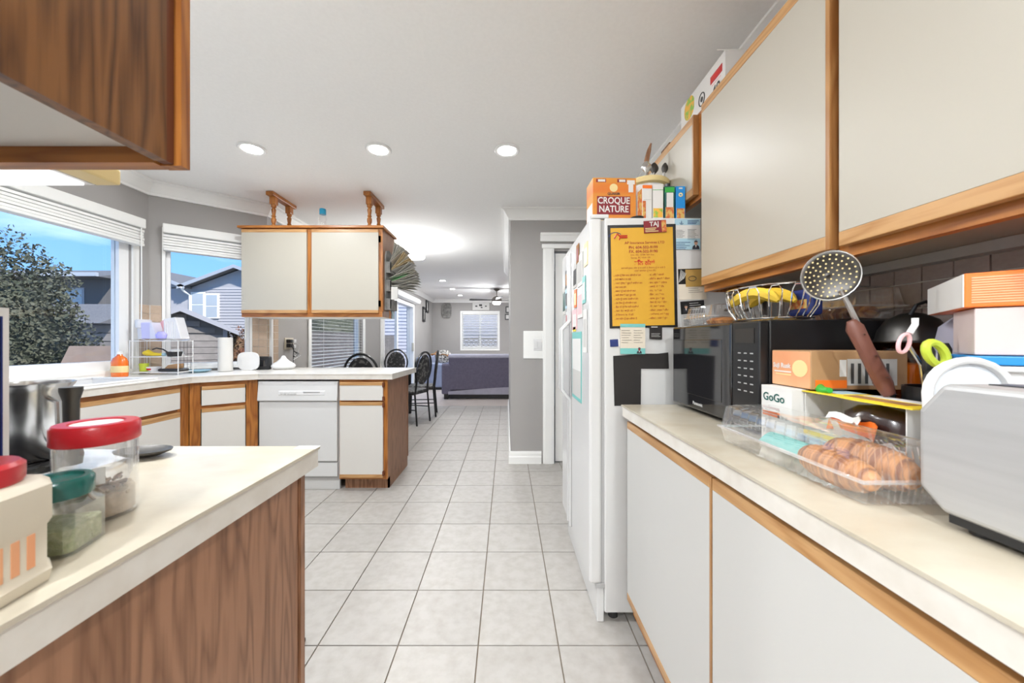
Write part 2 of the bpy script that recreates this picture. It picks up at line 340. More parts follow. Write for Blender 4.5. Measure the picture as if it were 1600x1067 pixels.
# ------------------------------------------------------------------ windows and doors
def frame_local(origin, ang):
    """an Empty whose local x runs along the wall, local y into the room, z up"""
    o = bpy.data.objects.new('tmp', None); C.objects.link(o); o.location = origin; o.rotation_euler = (0,0,ang); return o
def window(name, org, ang, w, z0, z1, label, mull=(), fw=.055, inset=.09, casing=.05):
    e_ = frame_local(org, ang); e_.name = name; struct(e_, label)
    b = MB(); y0, y1 = -inset-.03, -inset+.03
    b.box(0,fw,y0,y1,z0,z1).box(w-fw,w,y0,y1,z0,z1).box(fw,w-fw,y0,y1,z0,z0+fw).box(fw,w-fw,y0,y1,z1-fw,z1)
    for q in mull: b.box(q-.025,q+.025,y0,y1,z0+fw,z1-fw)
    b.build('window_frame','vinyl_white',e_)
    xs = [fw,*mull,w-fw]
    for i in range(len(xs)-1): box('pane','glass',xs[i],xs[i+1],-inset-.004,-inset+.004,z0+fw,z1-fw,e_)
    if casing:
        c = MB(); k = casing
        c.box(-k,0,.001,.016,z0-k,z1+k).box(w,w+k,.001,.016,z0-k,z1+k).box(0,w,.001,.016,z1,z1+k)
        c.box(0,w,.001,.016,z0-k,z0); c.build('window_casing','trim_white',e_)
    s = MB().box(0,w,-inset+.03,.02,z0-.02,z0+.004); s.build('window_sill','trim_white',e_)
    return e_
# frames are placed so local +y points into the room
window('window_1', (XL,2.787,0), -PI/2, 2.787-1.15, .974, 2.10, 'large kitchen window over the sink', mull=(.82,), fw=.07, inset=.05, casing=.045)
dBA = Vector((A[0]-B[0],A[1]-B[1],0)).normalized()
pb = Vector((*B,0))+dBA*LA*.17
window('window_2', (pb.x,pb.y,0), math.atan2(dBA.y,dBA.x), LA*.705, .974, 2.10, 'narrow kitchen window in the angled wall', fw=.03, inset=.05, casing=.02)
window('window_3', (X3,5.73,0), -PI/2, 1.53, .72, 2.10, 'dining window with lowered white blind', mull=(), fw=.05, inset=.08, casing=.06)
window('window_4', (-.27,YB,0), PI, 1.10, .955, 2.06, 'living room window with white blind', mull=(.55,), fw=.04, inset=.08, casing=.05)
# sliding glass door
d1 = frame_local((X3,8.77,0), -PI/2); d1.name = 'door_1'; struct(d1, 'white framed sliding glass door'); w = 2.17
b = MB().box(0,.07,-.12,.03,.02,2.08).box(w-.07,w,-.12,.03,.02,2.08).box(.07,w-.07,-.12,.03,2.0,2.08).box(.07,w-.07,-.12,.0,.02,.09); b.build('door_frame','vinyl_white',d1)
b = MB().box(w/2-.05,w/2+.05,-.09,-.04,.09,2.0); b.build('meeting_stile','vinyl_white',d1)
box('pane','glass',.07,w/2-.05,-.07,-.062,.09,2.0,d1); box('pane','glass',w/2+.05,w-.07,-.07,-.062,.09,2.0,d1)
box('door_handle','plastic_cream',.085,.11,.0,.05,.95,1.15,d1,bevel=.006)
c = MB().box(-.09,0,.001,.02,0,2.14).box(w,w+.09,.001,.02,0,2.14).box(-.09,w+.09,.001,.02,2.14,2.2); c.build('door_casing','trim_white',d1)
b = MB().prism([(0,0),(.11,.02),(.13,.09),(.10,.13),(0,.13)], -.22, w+.1, 'x'); v = b.build('valance','trim_white',d1); v.location = (0,.021,2.09)
# pantry door
d2 = frame_local((0,YP,0), 0); d2.name = 'door_2'; struct(d2, 'white pantry door with moulded casing')
box('door_leaf','trim_white',.475,1.09,.03,.07,.012,2.05,d2)
for z0, z1 in ((.2,.95),(1.1,1.9)): box('door_panel','trim_white',.58,1.02,.022,.03,z0,z1,d2,bevel=.006)
MB().box(.35,.458,-.022,-.001,0,2.09).box(.368,.44,-.030,-.022,0,2.08).build('door_casing','trim_white',d2,bevel=.004)
hd = MB().box(.34,1.10,-.025,-.001,2.09,2.13)
hd.prism([(-.001,0),(-.05,0),(-.056,-.02),(-.045,-.03),(-.03,-.08),(-.001,-.08)], .325, 1.10, 'x'); h_ = hd.build('door_header','trim_white',d2)
for v in h_.data.vertices[8:]: v.co.z += 2.235
# raised blinds over the two kitchen windows
def raised_blind(name, label, org, ang, w, ztop, zbot, n, x0):
    t = thing(name, label, 'blind', org, ang)
    MB().box(x0,x0+w,.002,.085,ztop-.075,ztop).build('valance','blind_white',t,bevel=.008)
    k = (ztop-.085-zbot-.02)/n
    sl = MB().box(x0+.005,x0+w-.005,.01,.07,0,k*.80)
    s0 = None
    for i in range(n):
        if s0 is None: s0 = sl.build('slat','blind_white',t); o = s0
        else: o = s0.copy(); C.objects.link(o); o.parent = t
        o.location = (0,.004*math.sin(i*1.9),zbot+.022+i*k)
    MB().box(x0+.003,x0+w-.003,.008,.075,zbot,zbot+.02).build('bottom_rail','blind_white',t,bevel=.004)
    MB().tube([(x0+.045,.09,ztop-.08),(x0+.045,.092,zbot-.35),(x0+.05,.092,zbot-.72)],.004).build('tilt_wand','blind_white',t)
    return t
raised_blind('window_blind','raised white slatted blind above the large sink window', (XL,2.82,0), -PI/2, 1.70, 2.135, 1.925, 5, 0)
raised_blind('window_blind','raised white slatted blind above the narrow angled window', (pb.x,pb.y,0), math.atan2(dBA.y,dBA.x), LA*.735, 2.14, 1.925, 5, -.01)
def lowered_blind(label, org, ang, w, zt, zb, pitch, tilt):
    t = thing('window_blind', label, 'blind', org, ang)
    box('head_rail','blind_white',.01,w-.01,-.045,.0,zt-.05,zt,t)
    ca, sa = math.cos(tilt)*.022, math.sin(tilt)*.022; s0 = None
    z = zt-.07
    b = MB().add([(.012,-ca,-sa),(w-.012,-ca,-sa),(w-.012,ca,sa),(.012,ca,sa),(.012,-ca,-sa+.002),(w-.012,-ca,-sa+.002),(w-.012,ca,sa+.002),(.012,ca,sa+.002)],
             [(0,3,2,1),(4,5,6,7),(0,1,5,4),(1,2,6,5),(2,3,7,6),(3,0,4,7)])
    while z > zb:
        if s0 is None: o = s0 = b.build('slat','blind_white',t)
        else: o = s0.copy(); C.objects.link(o); o.parent = t
        o.location = (0,-.025,z); z -= pitch
    for x in (w*.2,w*.8): MB().tube([(x,-.0,zt-.05),(x,-.0,zb)],.0015,4).build('lift_cord','blind_white',t)
    box('bottom_rail','blind_white',.012,w-.012,-.045,-.005,zb-.03,zb-.005,t)
lowered_blind('lowered white venetian blind in the dining window behind the peninsula', (X3,5.73,0), -PI/2, 1.53, 2.10, .79, .042, -.12)
lowered_blind('lowered white venetian blind in the far living room window', (-.27,YB,0), PI, 1.10, 2.06, 1.02, .05, .75)

# ------------------------------------------------------------------ wall tiles (splashbacks)
TP = .068
def splash(name, org, ang, w, z0, z1, mt, label, skip=None):
    """grout slab on the wall with each tile a child; local y points into the room"""
    root = frame_local(org, ang); root.name = name; struct(root, label)
    box('grout_bed','tile_grout',0,w,.0005,.004,z0,z1,root)
    me = MB().box(0,1,.004,.009,0,1).build('tile',mt,root); D = me.data; bpy.data.objects.remove(me)
    nx, nz = math.ceil(w/TP-.05), math.ceil((z1-z0)/TP-.05)
    for i in range(nx):
        for j in range(nz):
            x0_, x1_ = i*TP+.0018, min((i+1)*TP,w)-.0018; a, c = z0+j*TP+.0018, min(z0+(j+1)*TP,z1)-.0018
            if x1_-x0_ < .01 or c-a < .01: continue
            o = bpy.data.objects.new('tile', D); C.objects.link(o); o.parent = root; o.location = (x0_,0,a); o.scale = (x1_-x0_,1,c-a)
    return root
splash('wall_tiles_left', (XL,2.92,0), -PI/2, .088, .936, 1.48, 'wall_tile', 'beige splashback tiles beside the sink window')
splash('wall_tiles_bay', (A[0]-dBA.x*LA*.10,A[1]-dBA.y*LA*.10,0), math.atan2(dBA.y,dBA.x), LA*.10, .936, 1.48, 'wall_tile', 'beige splashback tiles in the bay corner')
splash('wall_tiles_corner', (B[0],B[1],0), math.atan2(dBA.y,dBA.x), LA*.145, .936, 1.48, 'wall_tile', 'beige splashback tiles right of the angled window')
splash('wall_tiles_end', (X3,3.60,0), -PI/2, .16, .936, 1.48, 'wall_tile', 'beige splashback tiles at end of peninsula')
splash('wall_tiles_right', (XR,.14,0), PI/2, 1.33, .938, 1.388, 'wall_tile_mauve', 'mauve splashback tiles behind the microwave counter')
struct(MB().box(X3+.001,X3+.03,3.46,3.485,.936,1.40).build('trim_3','plastic_white'), 'white vertical corner strip on splashback')

# ------------------------------------------------------------------ ceiling lamps
def downlight(x, y, label, watt=None):
    t = thing('recessed_light', label, 'ceiling light', (x,y,ZC), 0, 'recessed ceiling lights')
    MB().lathe([(.062,-.001),(.085,-.001),(.085,-.008),(.078,-.014),(.062,-.010),(.062,-.001)],32).build('trim_ring','plastic_white',t,smooth=True)
    MB().lathe([(0,-.004),(.062,-.004),(.062,-.008),(0,-.008)],24).build('lens','glow_panel',t)
    L = bpy.data.lights.new('lamp_light','AREA'); L.shape = 'DISK'; L.size = .12; L.energy = watt or LAMP_W; L.color = (.94,.975,1)
    lo = bpy.data.objects.new('lamp_light', L); C.objects.link(lo); lo.parent = t; lo.location = (0,0,-.02)
    return t
downlight(-1.69,2.41,'recessed ceiling light nearest the bay windows, left of three in kitchen', 5.5)
downlight(-.855,2.42,'recessed ceiling light in the middle of the kitchen row of three', 2.8)
downlight(0,2.43,'recessed ceiling light nearest the fridge, right of three in kitchen', 3.6)
for x, q in ((-1.69,'sink'),(-.855,'stove'),(0,'aisle')): downlight(x,.95,'added unseen ceiling light of the near row, above the '+q, {'sink':13.0,'stove':8.0,'aisle':.5}[q])  # added row of unseen lamps, brightens the near kitchen
for x, y, q in ((-2.0,-.8,'left of'),(-.5,-1.0,'straight behind'),(.5,-1.0,'right of'),(-.5,-2.0,'farthest behind')): downlight(x,y,'added unseen ceiling light '+q+' the viewer', 16)  # four added lamps, unseen behind the camera, filling the near room with light
downlight(-1.35,7.65,'small recessed ceiling light in living room, nearest of three', 8)
downlight(-1.33,8.87,'small recessed ceiling light in living room, middle of three', 8)
downlight(-1.30,10.1,'small recessed ceiling light in living room, farthest of three', 6)
for y, q in ((7.4,'nearer'),(9.8,'farther')): downlight(1.6,y,'recessed ceiling light on right side of living room, the '+q+' one', 8)
t = thing('drum_ceiling_lamp','glowing white drum ceiling lamp over the dining table','ceiling light',(-1.22,4.7,ZC))
MB().lathe([(0,-.001),(.09,-.001),(.09,-.02),(0,-.02)],24).build('canopy','chrome',t,smooth=True)
MB().lathe([(.145,-.06),(.155,-.06),(.155,-.20),(.145,-.20),(.145,-.06)],32).build('shade','lamp_glass',t,smooth=True)
MB().lathe([(0,-.19),(.145,-.19),(.145,-.197),(0,-.197)],32).build('diffuser','lamp_glass',t)
MB().tube([(0,0,-.02),(0,0,-.19)],.008).build('stem','chrome',t)
L = bpy.data.lights.new('lamp_light','POINT'); L.energy = 17; L.shadow_soft_size = .12; L.color = (.97,.985,1)
lo = bpy.data.objects.new('lamp_light',L); C.objects.link(lo); lo.parent = t; lo.location = (0,0,-.30)

# ------------------------------------------------------------------ cabinets: helpers
def front_y(t, x0, x1, y, z0, z1, name, strip='top', face='laminate', dirn=-1, th=.02, both=False):
    """door or drawer front facing -y at y (outer face): laminate slab with pale oak pull strips"""
    ya, yb = (y, y+th) if dirn < 0 else (y-th, y)
    s = .026
    zb = z0+(s if strip in ('bottom','both') else 0); zt = z1-(s if strip in ('top','both') else 0)
    o = box(name, face, x0, x1, ya, yb, zb, zt, t, bevel=.001)
    if strip in ('top','both'): box('pull_strip','oak_pale_x',x0,x1,ya-.002*(-dirn),yb,zt,z1,o,bevel=.002)
    if strip in ('bottom','both'): box('pull_strip','oak_pale_x',x0,x1,ya-.002*(-dirn),yb,z0,zb,o,bevel=.002)
    return o
def front_x(t, x, y0, y1, z0, z1, name, strip='top', face='laminate', th=.02, sgn=-1, s=.03, edge=None):
    """front facing -x (sgn -1) or +x (sgn +1) with outer face at x"""
    xa, xb = (x, x+th) if sgn < 0 else (x-th, x)
    zb = z0+(s if strip in ('bottom','both') else 0); zt = z1-(s if strip in ('top','both') else 0)
    o = box(name, face, xa, xb, y0, y1, zb, zt, t, bevel=.001)
    if strip in ('top','both'): box('pull_strip','oak_pale_y',xa-.001,xb+.001,y0,y1,zt,z1,o,bevel=.002)
    if strip in ('bottom','both'): box('pull_strip','oak_pale_y',xa-.001,xb+.001,y0,y1,z0,zb,o,bevel=.002)
    if edge is not None: box('edge_strip','oak_pale_z',xa-.001,xb+.001,edge[0],edge[1],z0,z1,o)
    return o
CT = .935
# ---- right base cabinet
t = thing('base_cabinet','white-doored oak base cabinet under the microwave counter','cabinet',(.80,.5,0))
R = lambda n,m,x0,x1,y0,y1,z0,z1,bev=0,p=None: box(n,m,x0-.80,x1-.80,y0-.5,y1-.5,z0,z1,p or t,bev)
R('body','laminate',.53,1.095,-.58,1.44,.11,.885); R('toe_kick','oak_deep',.56,.58,-.58,1.43,0,.11)
R('face_frame','oak_y',.50,.53,-.58,1.445,.858,.888)
for y in (.834,.22,-.40): R('stile','oak',.502,.53,y,y+.03,.12,.858)
R('stile','oak',.502,.53,1.42,1.445,.12,.858); R('bottom_rail','oak_y',.502,.53,-.58,1.445,.105,.16)
for ya, yb in ((.856,1.444),(.238,.846),(-.38,.228)):
    o = front_x(t,.478-.80,ya-.5,yb-.5,.165,.872,'door','both','laminate_white',.022,-1,.028,edge=(ya-.5-.008,ya-.5))
t = thing('countertop','cream laminate countertop on the right carrying the microwave','countertop',(.78,.4,CT))
b = MB().prism([(-.32,-1.0),(.318,-1.0),(.318,1.063),(-.32,1.063)],-.006,0); b.build('laminate_top','counter_cream',t)
MB().box(-.316,.316,-1.0,1.06,-.046,-.006).build('edge_band','counter_edge',t)
# ---- upper right cabinets
t = thing('wall_cabinet','tall cream-doored oak wall cabinet above the microwave','cabinet',(.95,.8,1.385))
R = lambda n,m,x0,x1,y0,y1,z0,z1,bev=0: box(n,m,x0-.95,x1-.95,y0-.8,y1-.8,z0-1.385,z1-1.385,t,bev)
R('body','laminate',.81,1.095,-.37,1.445,1.41,2.10)
R('bottom_rail','oak_y',.787,.81,-.37,1.448,1.385,1.43); R('top_rail','oak_y',.787,.81,-.37,1.448,2.08,2.126)
R('top_board','oak_y',.80,1.095,-.37,1.448,2.10,2.12)
for y in (.838,.238): R('stile','oak',.787,.81,y,y+.034,1.43,2.08)
R('stile','oak',.787,.81,1.425,1.448,1.43,2.08); R('end_panel','oak',.81,1.095,1.445,1.448,1.385,2.10)
R('light_rail','appliance_grey',1.05,1.09,-.3,1.2,1.385,1.409)
for ya, yb in ((.872,1.430),(.262,.838),(-.36,.236)): front_x(t,.765-.95,ya-.8,yb-.8,1.408-1.385,2.118-1.385,'door','both','laminate',.02,-1,.033,edge=(ya-.8-.011,ya-.8))
t = thing('wall_cabinet','short cream-doored oak wall cabinet above the fridge','cabinet',(.95,1.72,1.77))
R = lambda n,m,x0,x1,y0,y1,z0,z1,bev=0: box(n,m,x0-.95,x1-.95,y0-1.72,y1-1.72,z0-1.77,z1-1.77,t,bev)
R('body','laminate',.81,1.095,1.452,1.98,1.785,2.10); R('top_board','oak_y',.80,1.095,1.450,1.985,2.10,2.12)
R('bottom_rail','oak_y',.787,.81,1.450,1.985,1.77,1.80); R('top_rail','oak_y',.787,.81,1.450,1.985,2.08,2.126)
R('stile','oak',.787,.81,1.450,1.492,1.80,2.08); R('stile','oak',.787,.81,1.96,1.985,1.80,2.08)
front_x(t,.765-.95,1.50-1.72,1.97-1.72,1.79-1.77,2.118-1.77,'door','both','laminate',.02,-1,.033,edge=(1.49-1.72,1.50-1.72))
# ---- left foreground: upper cabinet, counter, base
t = thing('wall_cabinet','dark brown wood-sided wall cabinet hanging above the jars','cabinet',(-.65,.40,1.453))
R = lambda n,m,x0,x1,y0,y1,z0,z1,bev=0: box(n,m,x0+.65,x1+.65,y0-.40,y1-.40,z0-1.453,z1-1.453,t,bev)
R('side_panel','oak_dark',-.514,-.496,.252,.530,1.453,2.20); R('seam','oak_deep',-.514,-.499,.530,.5445,1.4545,2.20); R('side_panel','oak_dark',-.83,-.812,.252,.535,1.453,2.20)
R('bottom_board','paper',-.812,-.514,.252,.535,1.477,1.495); R('back_board','laminate',-.812,-.514,.252,.262,1.495,2.2); R('top_board','oak_x',-.83,-.496,.252,.55,2.2,2.22)
R('face_frame','oak_x',-.83,-.52,.535,.558,1.453,1.494); R('stile','oak',-.52,-.488,.545,.560,1.453,2.2); R('stile','oak',-.83,-.79,.537,.558,1.494,2.2)
o = box('door','laminate',-.815+.65,-.53+.65,.559-.40,.577-.40,1.50-1.453,2.18-1.453,t)
t = thing('base_cabinet','brown wood end-panelled base cabinet below the jars','cabinet',(-.65,.55,0))
R = lambda n,m,x0,x1,y0,y1,z0,z1,bev=0: box(n,m,x0+.65,x1+.65,y0-.55,y1-.55,z0,z1,t,bev)
R('end_panel','oak_brown',-.488,-.472,.252,.820,.0,.888); R('stile','oak_brown',-.52,-.468,.826,.842,.0,.888); R('seam','oak_deep',-.486,-.474,.820,.826,.0,.888)
R('body','oak_brown',-.82,-.488,.252,.822,.1,.888)
o = box('door','laminate',-.81+.65,-.53+.65,.843-.55,.862-.55,.12,.70,t); box('pull_strip','oak_pale_x',-.81+.65,-.53+.65,.842-.55,.863-.55,.70,.725,o)
o = box('drawer','laminate',-.81+.65,-.53+.65,.843-.55,.862-.55,.74,.84,t); box('pull_strip','oak_pale_x',-.81+.65,-.53+.65,.842-.55,.863-.55,.84,.865,o)
t = thing('countertop','cream laminate countertop corner holding the spice jars','countertop',(-.64,.57,CT))
MB().box(-.19,.186,-.318,.313,-.006,0).build('laminate_top','counter_cream',t)
MB().box(-.19,.183,-.318,.310,-.047,-.006).build('edge_band','counter_edge',t)
MB().box(.135,.187,.29,.3145,-.001,.0008).build('corner_chip','paper',t)
# ---- stove and range hood
t = thing('stove','white kitchen stove with black burners beside the jar counter','stove',(-1.22,.57,0))
MB().box(-.38,.38,-.318,.30,.02,.90).build('body','appliance_white',t,bevel=.006)
MB().box(-.38,.38,-.318,.325,.90,.925).build('cooktop','appliance_white',t,bevel=.005)
MB().box(-.34,.34,.302,.33,.22,.72).build('oven_door','black_gloss',t,bevel=.006)
MB().tube([(-.3,.335,.70),(-.3,.37,.70),(.3,.37,.70),(.3,.335,.70)],.011).build('door_handle','plastic_white',t,smooth=True)
MB().box(-.38,.38,-.318,-.26,.925,1.03).build('back_panel','appliance_white',t,bevel=.006)
for x in (-.2,.2):
    for y in (-.13,.17):
        q = MB()
        for r in (.085,.065,.045,.025): q.lathe([(r-.008,.926),(r+.008,.926),(r+.008,.936),(r-.008,.936),(r-.008,.926)],20,(x,y,0))
        q.build('burner_coil','black',t)
for x in (-.28,-.14,0,.14,.28): MB().lathe([(0,0),(.022,0),(.02,.02),(0,.02)],14).build('knob','black',t,smooth=True).matrix_local = Matrix.Translation((x,.302,.82))@Matrix.Rotation(-PI/2,4,'X')
t = thing('range_hood','slim white range hood under the left upper cabinets','range hood',(-1.18,.5,1.51))
MB().prism([(-.248,0),(.245,0),(.25,.028),(.12,.09),(-.248,.09)],-.385,.335,'x').build('hood_body','plastic_white',t)
MB().box(.335,.385,-.248,.25,.0,.032).build('end_cap','butter',t,bevel=.004)
MB().box(-.34,.30,-.22,-.06,-.006,0).build('filter','steel_brushed',t); MB().box(-.37,.325,-.04,.235,-.005,0).build('glow_panel','hood_added_glow',t)  # added glowing panel that makes the hood underside bright
# ---- sink run, corner unit, dishwasher, end unit
t = thing('sink_cabinet','cream-fronted oak sink cabinet below the large window','cabinet',(-2.6,1.9,0))
R = lambda n,m,x0,x1,y0,y1,z0,z1,bev=0: box(n,m,x0+2.6,x1+2.6,y0-1.9,y1-1.9,z0,z1,t,bev)
R('body','laminate',-2.875,-2.33,.27,2.60,.1,.72); R('toe_kick','oak_deep',-2.40,-2.38,.27,2.60,0,.1)
R('top_rail','oak_y',-2.33,-2.30,.27,2.54,.855,.888); R('mid_rail','oak_y',-2.33,-2.305,.27,2.60,.68,.73); R('bottom_rail','oak_y',-2.33,-2.305,.27,2.60,.1,.13)
for y in (2.54,1.92,1.30,.68): R('stile','oak',-2.33,-2.303,y,y+(.092 if y>2.5 else .03),.10 if y>2.5 else .13,.888 if y>2.5 else .855)
for ya, yb in ((1.945,2.537),(1.325,1.925),(.705,1.305)):
    front_x(t,-2.28+2.6,ya-1.9,yb-1.9,.717,.859,'drawer','top','laminate_light',.022,1,.027)
    front_x(t,-2.28+2.6,ya-1.9,yb-1.9,.125,.694,'door','top','laminate_light',.022,1,.034)
t = thing('corner_cabinet','angled oak corner cabinet with one cream drawer and door','cabinet',(-2.30,2.634,0),math.atan2(.256,.32))
Lc = math.hypot(.32,.256)
MB().prism([(.02,.03),(Lc,.03),(Lc-.02,.33),(.02+.18,.33)],.1,.72).build('body','laminate',t); MB().box(0,Lc,.09,.11,0,.1).build('toe_kick','oak_deep',t)
MB().box(.0,Lc*.15,.0,.03,.1,.888).build('filler','oak',t); MB().box(Lc*.815,Lc,.0,.03,.1,.888).build('filler','oak',t)
MB().box(Lc*.15,Lc*.815,.0,.03,.855,.888).build('top_rail','oak_x',t); MB().box(Lc*.15,Lc*.815,.0,.03,.69,.72).build('mid_rail','oak_x',t); MB().box(Lc*.15,Lc*.815,.0,.03,.1,.13).build('bottom_rail','oak_x',t)
front_y(t,Lc*.165,Lc*.80,-.018,.717,.856,'drawer',face='laminate_light'); front_y(t,Lc*.165,Lc*.80,-.018,.125,.692,'door',face='laminate_light')
t = thing('dishwasher','white built-in dishwasher in the peninsula','dishwasher',(-1.655,2.88,0))
MB().box(-.318,.318,.02,.56,.10,.872).build('body','appliance_grey',t)
MB().box(-.31,.31,0,.03,.237,.712).build('door','appliance_white',t,bevel=.006)
cp = MB().prism([(.03,.716),(-.012,.716),(-.016,.724),(.0,.872),(.03,.872)],-.315,.315,'x').build('control_panel','appliance_white',t,bevel=.003)
MB().box(-.28,.29,-.003,.0,.835,.866).build('vent_recess','plastic_white',cp); MB().box(-.15,.22,-.014,-.003,.762,.798).build('button_panel','plastic_white',cp,bevel=.008)
for i in range(5): MB().box(-.13+i*.026,-.11+i*.026,-.018,-.012,.770,.790).build('button','appliance_white',cp,bevel=.002)
MB().box(.05,.18,-.0165,-.012,.786,.789).build('label_line','ink',cp)
MB().box(-.31,.31,.005,.03,.115,.225).build('kick_panel','appliance_white',t,bevel=.004); MB().box(-.31,.31,.045,.07,.0,.115).build('toe_kick','appliance_white',t)
t = thing('end_cabinet','oak end cabinet of the peninsula with one drawer and door','cabinet',(-1.14,2.89,0))
MB().box(-.19,.18,.02,.60,.1,.888).build('body','oak_brown',t); MB().box(.18,.19,.0,.60,.095,.888).build('end_panel','oak_brown',t); MB().box(.172,.186,.06,.60,.0,.095).build('end_toe','oak_brown',t)
MB().box(.155,.1925,-.004,.02,.095,.888).build('stile','oak',t); MB().box(-.19,-.172,-.002,.02,.095,.888).build('stile','oak',t)
MB().box(.186,.194,.575,.602,.095,.888).build('end_stile','oak_brown',t)
MB().box(-.172,.155,-.002,.02,.855,.888).build('top_rail','oak_x',t); MB().box(-.172,.155,-.002,.02,.705,.735).build('mid_rail','oak_x',t); MB().box(-.172,.155,-.002,.02,.095,.125).build('bottom_rail','oak_x',t)
front_y(t,-.18,.160,-.022,.722,.866,'drawer',face='laminate_light'); front_y(t,-.18,.160,-.022,.112,.708,'door','both','laminate_light')
MB().box(-.17,.186,.06,.08,0,.1).build('toe_kick','oak_brown',t)
for z in (.845,.735,.685,.145): MB().box(.157,.170,-.024,-.004,z-.018,z+.018).build('hinge','oak_deep',t)
# peninsula countertop with sink cut-out
t = thing('countertop','white angled countertop running from the sink round the peninsula','countertop',(0,0,CT))
SX0, SX1, SY0, SY1 = -2.80, -2.37, 1.62, 2.44
def ctop(z0, z1, d):
    b = MB()
    b.box(-2.875,SX0,.27,SY1,z0,z1).box(SX1,-2.27-d,.27,SY1,z0,z1).box(SX0,SX1,.27,SY0,z0,z1)
    b.prism([(-2.875,SY1),(-2.27-d,SY1),(-2.27-d,2.62+d*.4),(-1.96-d*.3,2.86+d),(-.90-d,2.86+d),(-.875-d,3.52-d),(X3+.012,3.52-d),(X3+.012,3.425),(-2.875,2.905)],z0,z1)
    return b
ctop(-.006,0,0).build('laminate_top','counter_white',t); ctop(-.047,-.006,.003).build('edge_band','counter_edge',t)
t = thing('kitchen_sink','white double-bowl drop-in sink below the window','sink',((SX0+SX1)/2,(SY0+SY1)/2,CT))
hx, hy = (SX1-SX0)/2+.018, (SY1-SY0)/2+.018
b = MB(); b.box(-hx,hx,-hy,-hy+.035,.0005,.012).box(-hx,hx,hy-.035,hy,.0005,.012).box(-hx,-hx+.055,-hy+.035,hy-.035,.0005,.012).box(hx-.03,hx,-hy+.035,hy-.035,.0005,.012)
b.build('rim','plastic_white',t,bevel=.005)
for y0, y1 in ((-hy+.035,-.012),(.012,hy-.035)):
    x0, x1 = -hx+.055, hx-.03; q = MB(); q.box(x0,x0+.01,y0,y1,-.18,.002).box(x1-.01,x1,y0,y1,-.18,.002).box(x0,x1,y0,y0+.01,-.18,.002).box(x0,x1,y1-.01,y1,-.18,.002).box(x0,x1,y0,y1,-.19,-.18); q.build('basin','plastic_white',t)
MB().box(-hx+.055,hx-.03,-.012,.012,-.02,.008).build('divider','plastic_white',t)
# ---- hanging cabinet above the peninsula
t = thing('hanging_cabinet','cream two-door oak cabinet hung from ceiling posts over the peninsula','cabinet',(-1.66,3.27,1.395))
R = lambda n,m,x0,x1,y0,y1,z0,z1,bev=0,p=None: box(n,m,x0+1.66,x1+1.66,y0-3.27,y1-3.27,z0-1.395,z1-1.395,p or t,bev)
R('body','laminate',-2.25,-1.075,3.12,3.425,1.405,2.15); R('end_panel','oak_brown',-1.075,-1.062,3.11,3.43,1.40,2.15); R('end_panel','oak_brown',-2.262,-2.25,3.11,3.43,1.40,2.15)
R('bottom_board','paper',-2.25,-1.075,3.12,3.43,1.398,1.405)
R('top_board','oak_x',-2.285,-1.045,3.075,3.45,2.15,2.172,.004)
R('top_rail','oak_x',-2.262,-1.062,3.10,3.12,2.12,2.15); R('bottom_rail','oak_x',-2.262,-1.062,3.10,3.12,1.396,1.44)
for x0, x1 in ((-2.262,-2.225),(-1.70,-1.65),(-1.10,-1.060)): R('stile','oak',x0,x1,3.10,3.12,1.44,2.12)
for x0, x1 in ((-2.25,-1.698),(-1.655,-1.090)):
    front_y(t,x0+1.66,x1+1.66,3.08-3.27,1.428-1.395,2.138-1.395,'door','both')
for x in (-1.082,-1.082):
    for z in (2.06,1.51): R('hinge','steel_dark',-1.092,-1.076,3.086,3.10,z-.025,z+.025)
PRF = [(.020,0),(.020,.02),(.012,.03),(.020,.05),(.021,.075),(.013,.09),(.019,.10),(.013,.11),(.017,.14),(.019,.155),(.012,.17),(.021,.18),(.021,.20)]
for x in (-2.02,-1.19):
    R('ceiling_rail','oak_y',x-.032,x+.032,3.09,3.44,2.435,2.468,.004)
    for y in (3.15,3.375):
        MB().lathe(PRF,16,(x+1.66,y-3.27,2.172-1.395)).build('post','oak',t,smooth=True)
        R('post_block','oak',x-.024,x+.024,y-.024,y+.024,2.370,2.436,.003)

# ------------------------------------------------------------------ refrigerator and what is on it
FY0, FY1, FXB, FXD, FZ = 1.53, 2.28, .412, .348, 1.71
t = thing('refrigerator','white side-by-side refrigerator covered in papers beside the counter','refrigerator',(.75,1.9,0))
R = lambda n,m,x0,x1,y0,y1,z0,z1,bev=0,p=None: box(n,m,x0-.75,x1-.75,y0-1.9,y1-1.9,z0,z1,p or t,bev)
R('cabinet_body','appliance_white',FXB,1.08,FY0,FY1,.045,FZ,.006); R('base_grille','appliance_white',FXB-.03,FXB,FY0+.01,FY1-.01,.0,.15,.004)
R('gasket','appliance_grey',FXB-.012,FXB,FY0+.008,FY1-.008,.165,FZ-.01)
R('hinge_cap','appliance_white',FXD+.01,FXB+.02,FY0+.008,FY0+.036,FZ,FZ+.018,.004)
R('bottom_hinge','appliance_grey',FXD+.03,FXB,FY0+.0,FY0+.03,.150,.168)
for x in (.46,1.04):
    for y in (FY0+.05,FY1-.05): MB().lathe([(0,0),(.02,0),(.02,.046),(0,.046)],12,(x-.75,y-1.9,0)).build('foot','rubber',t)
GAP = 1.985
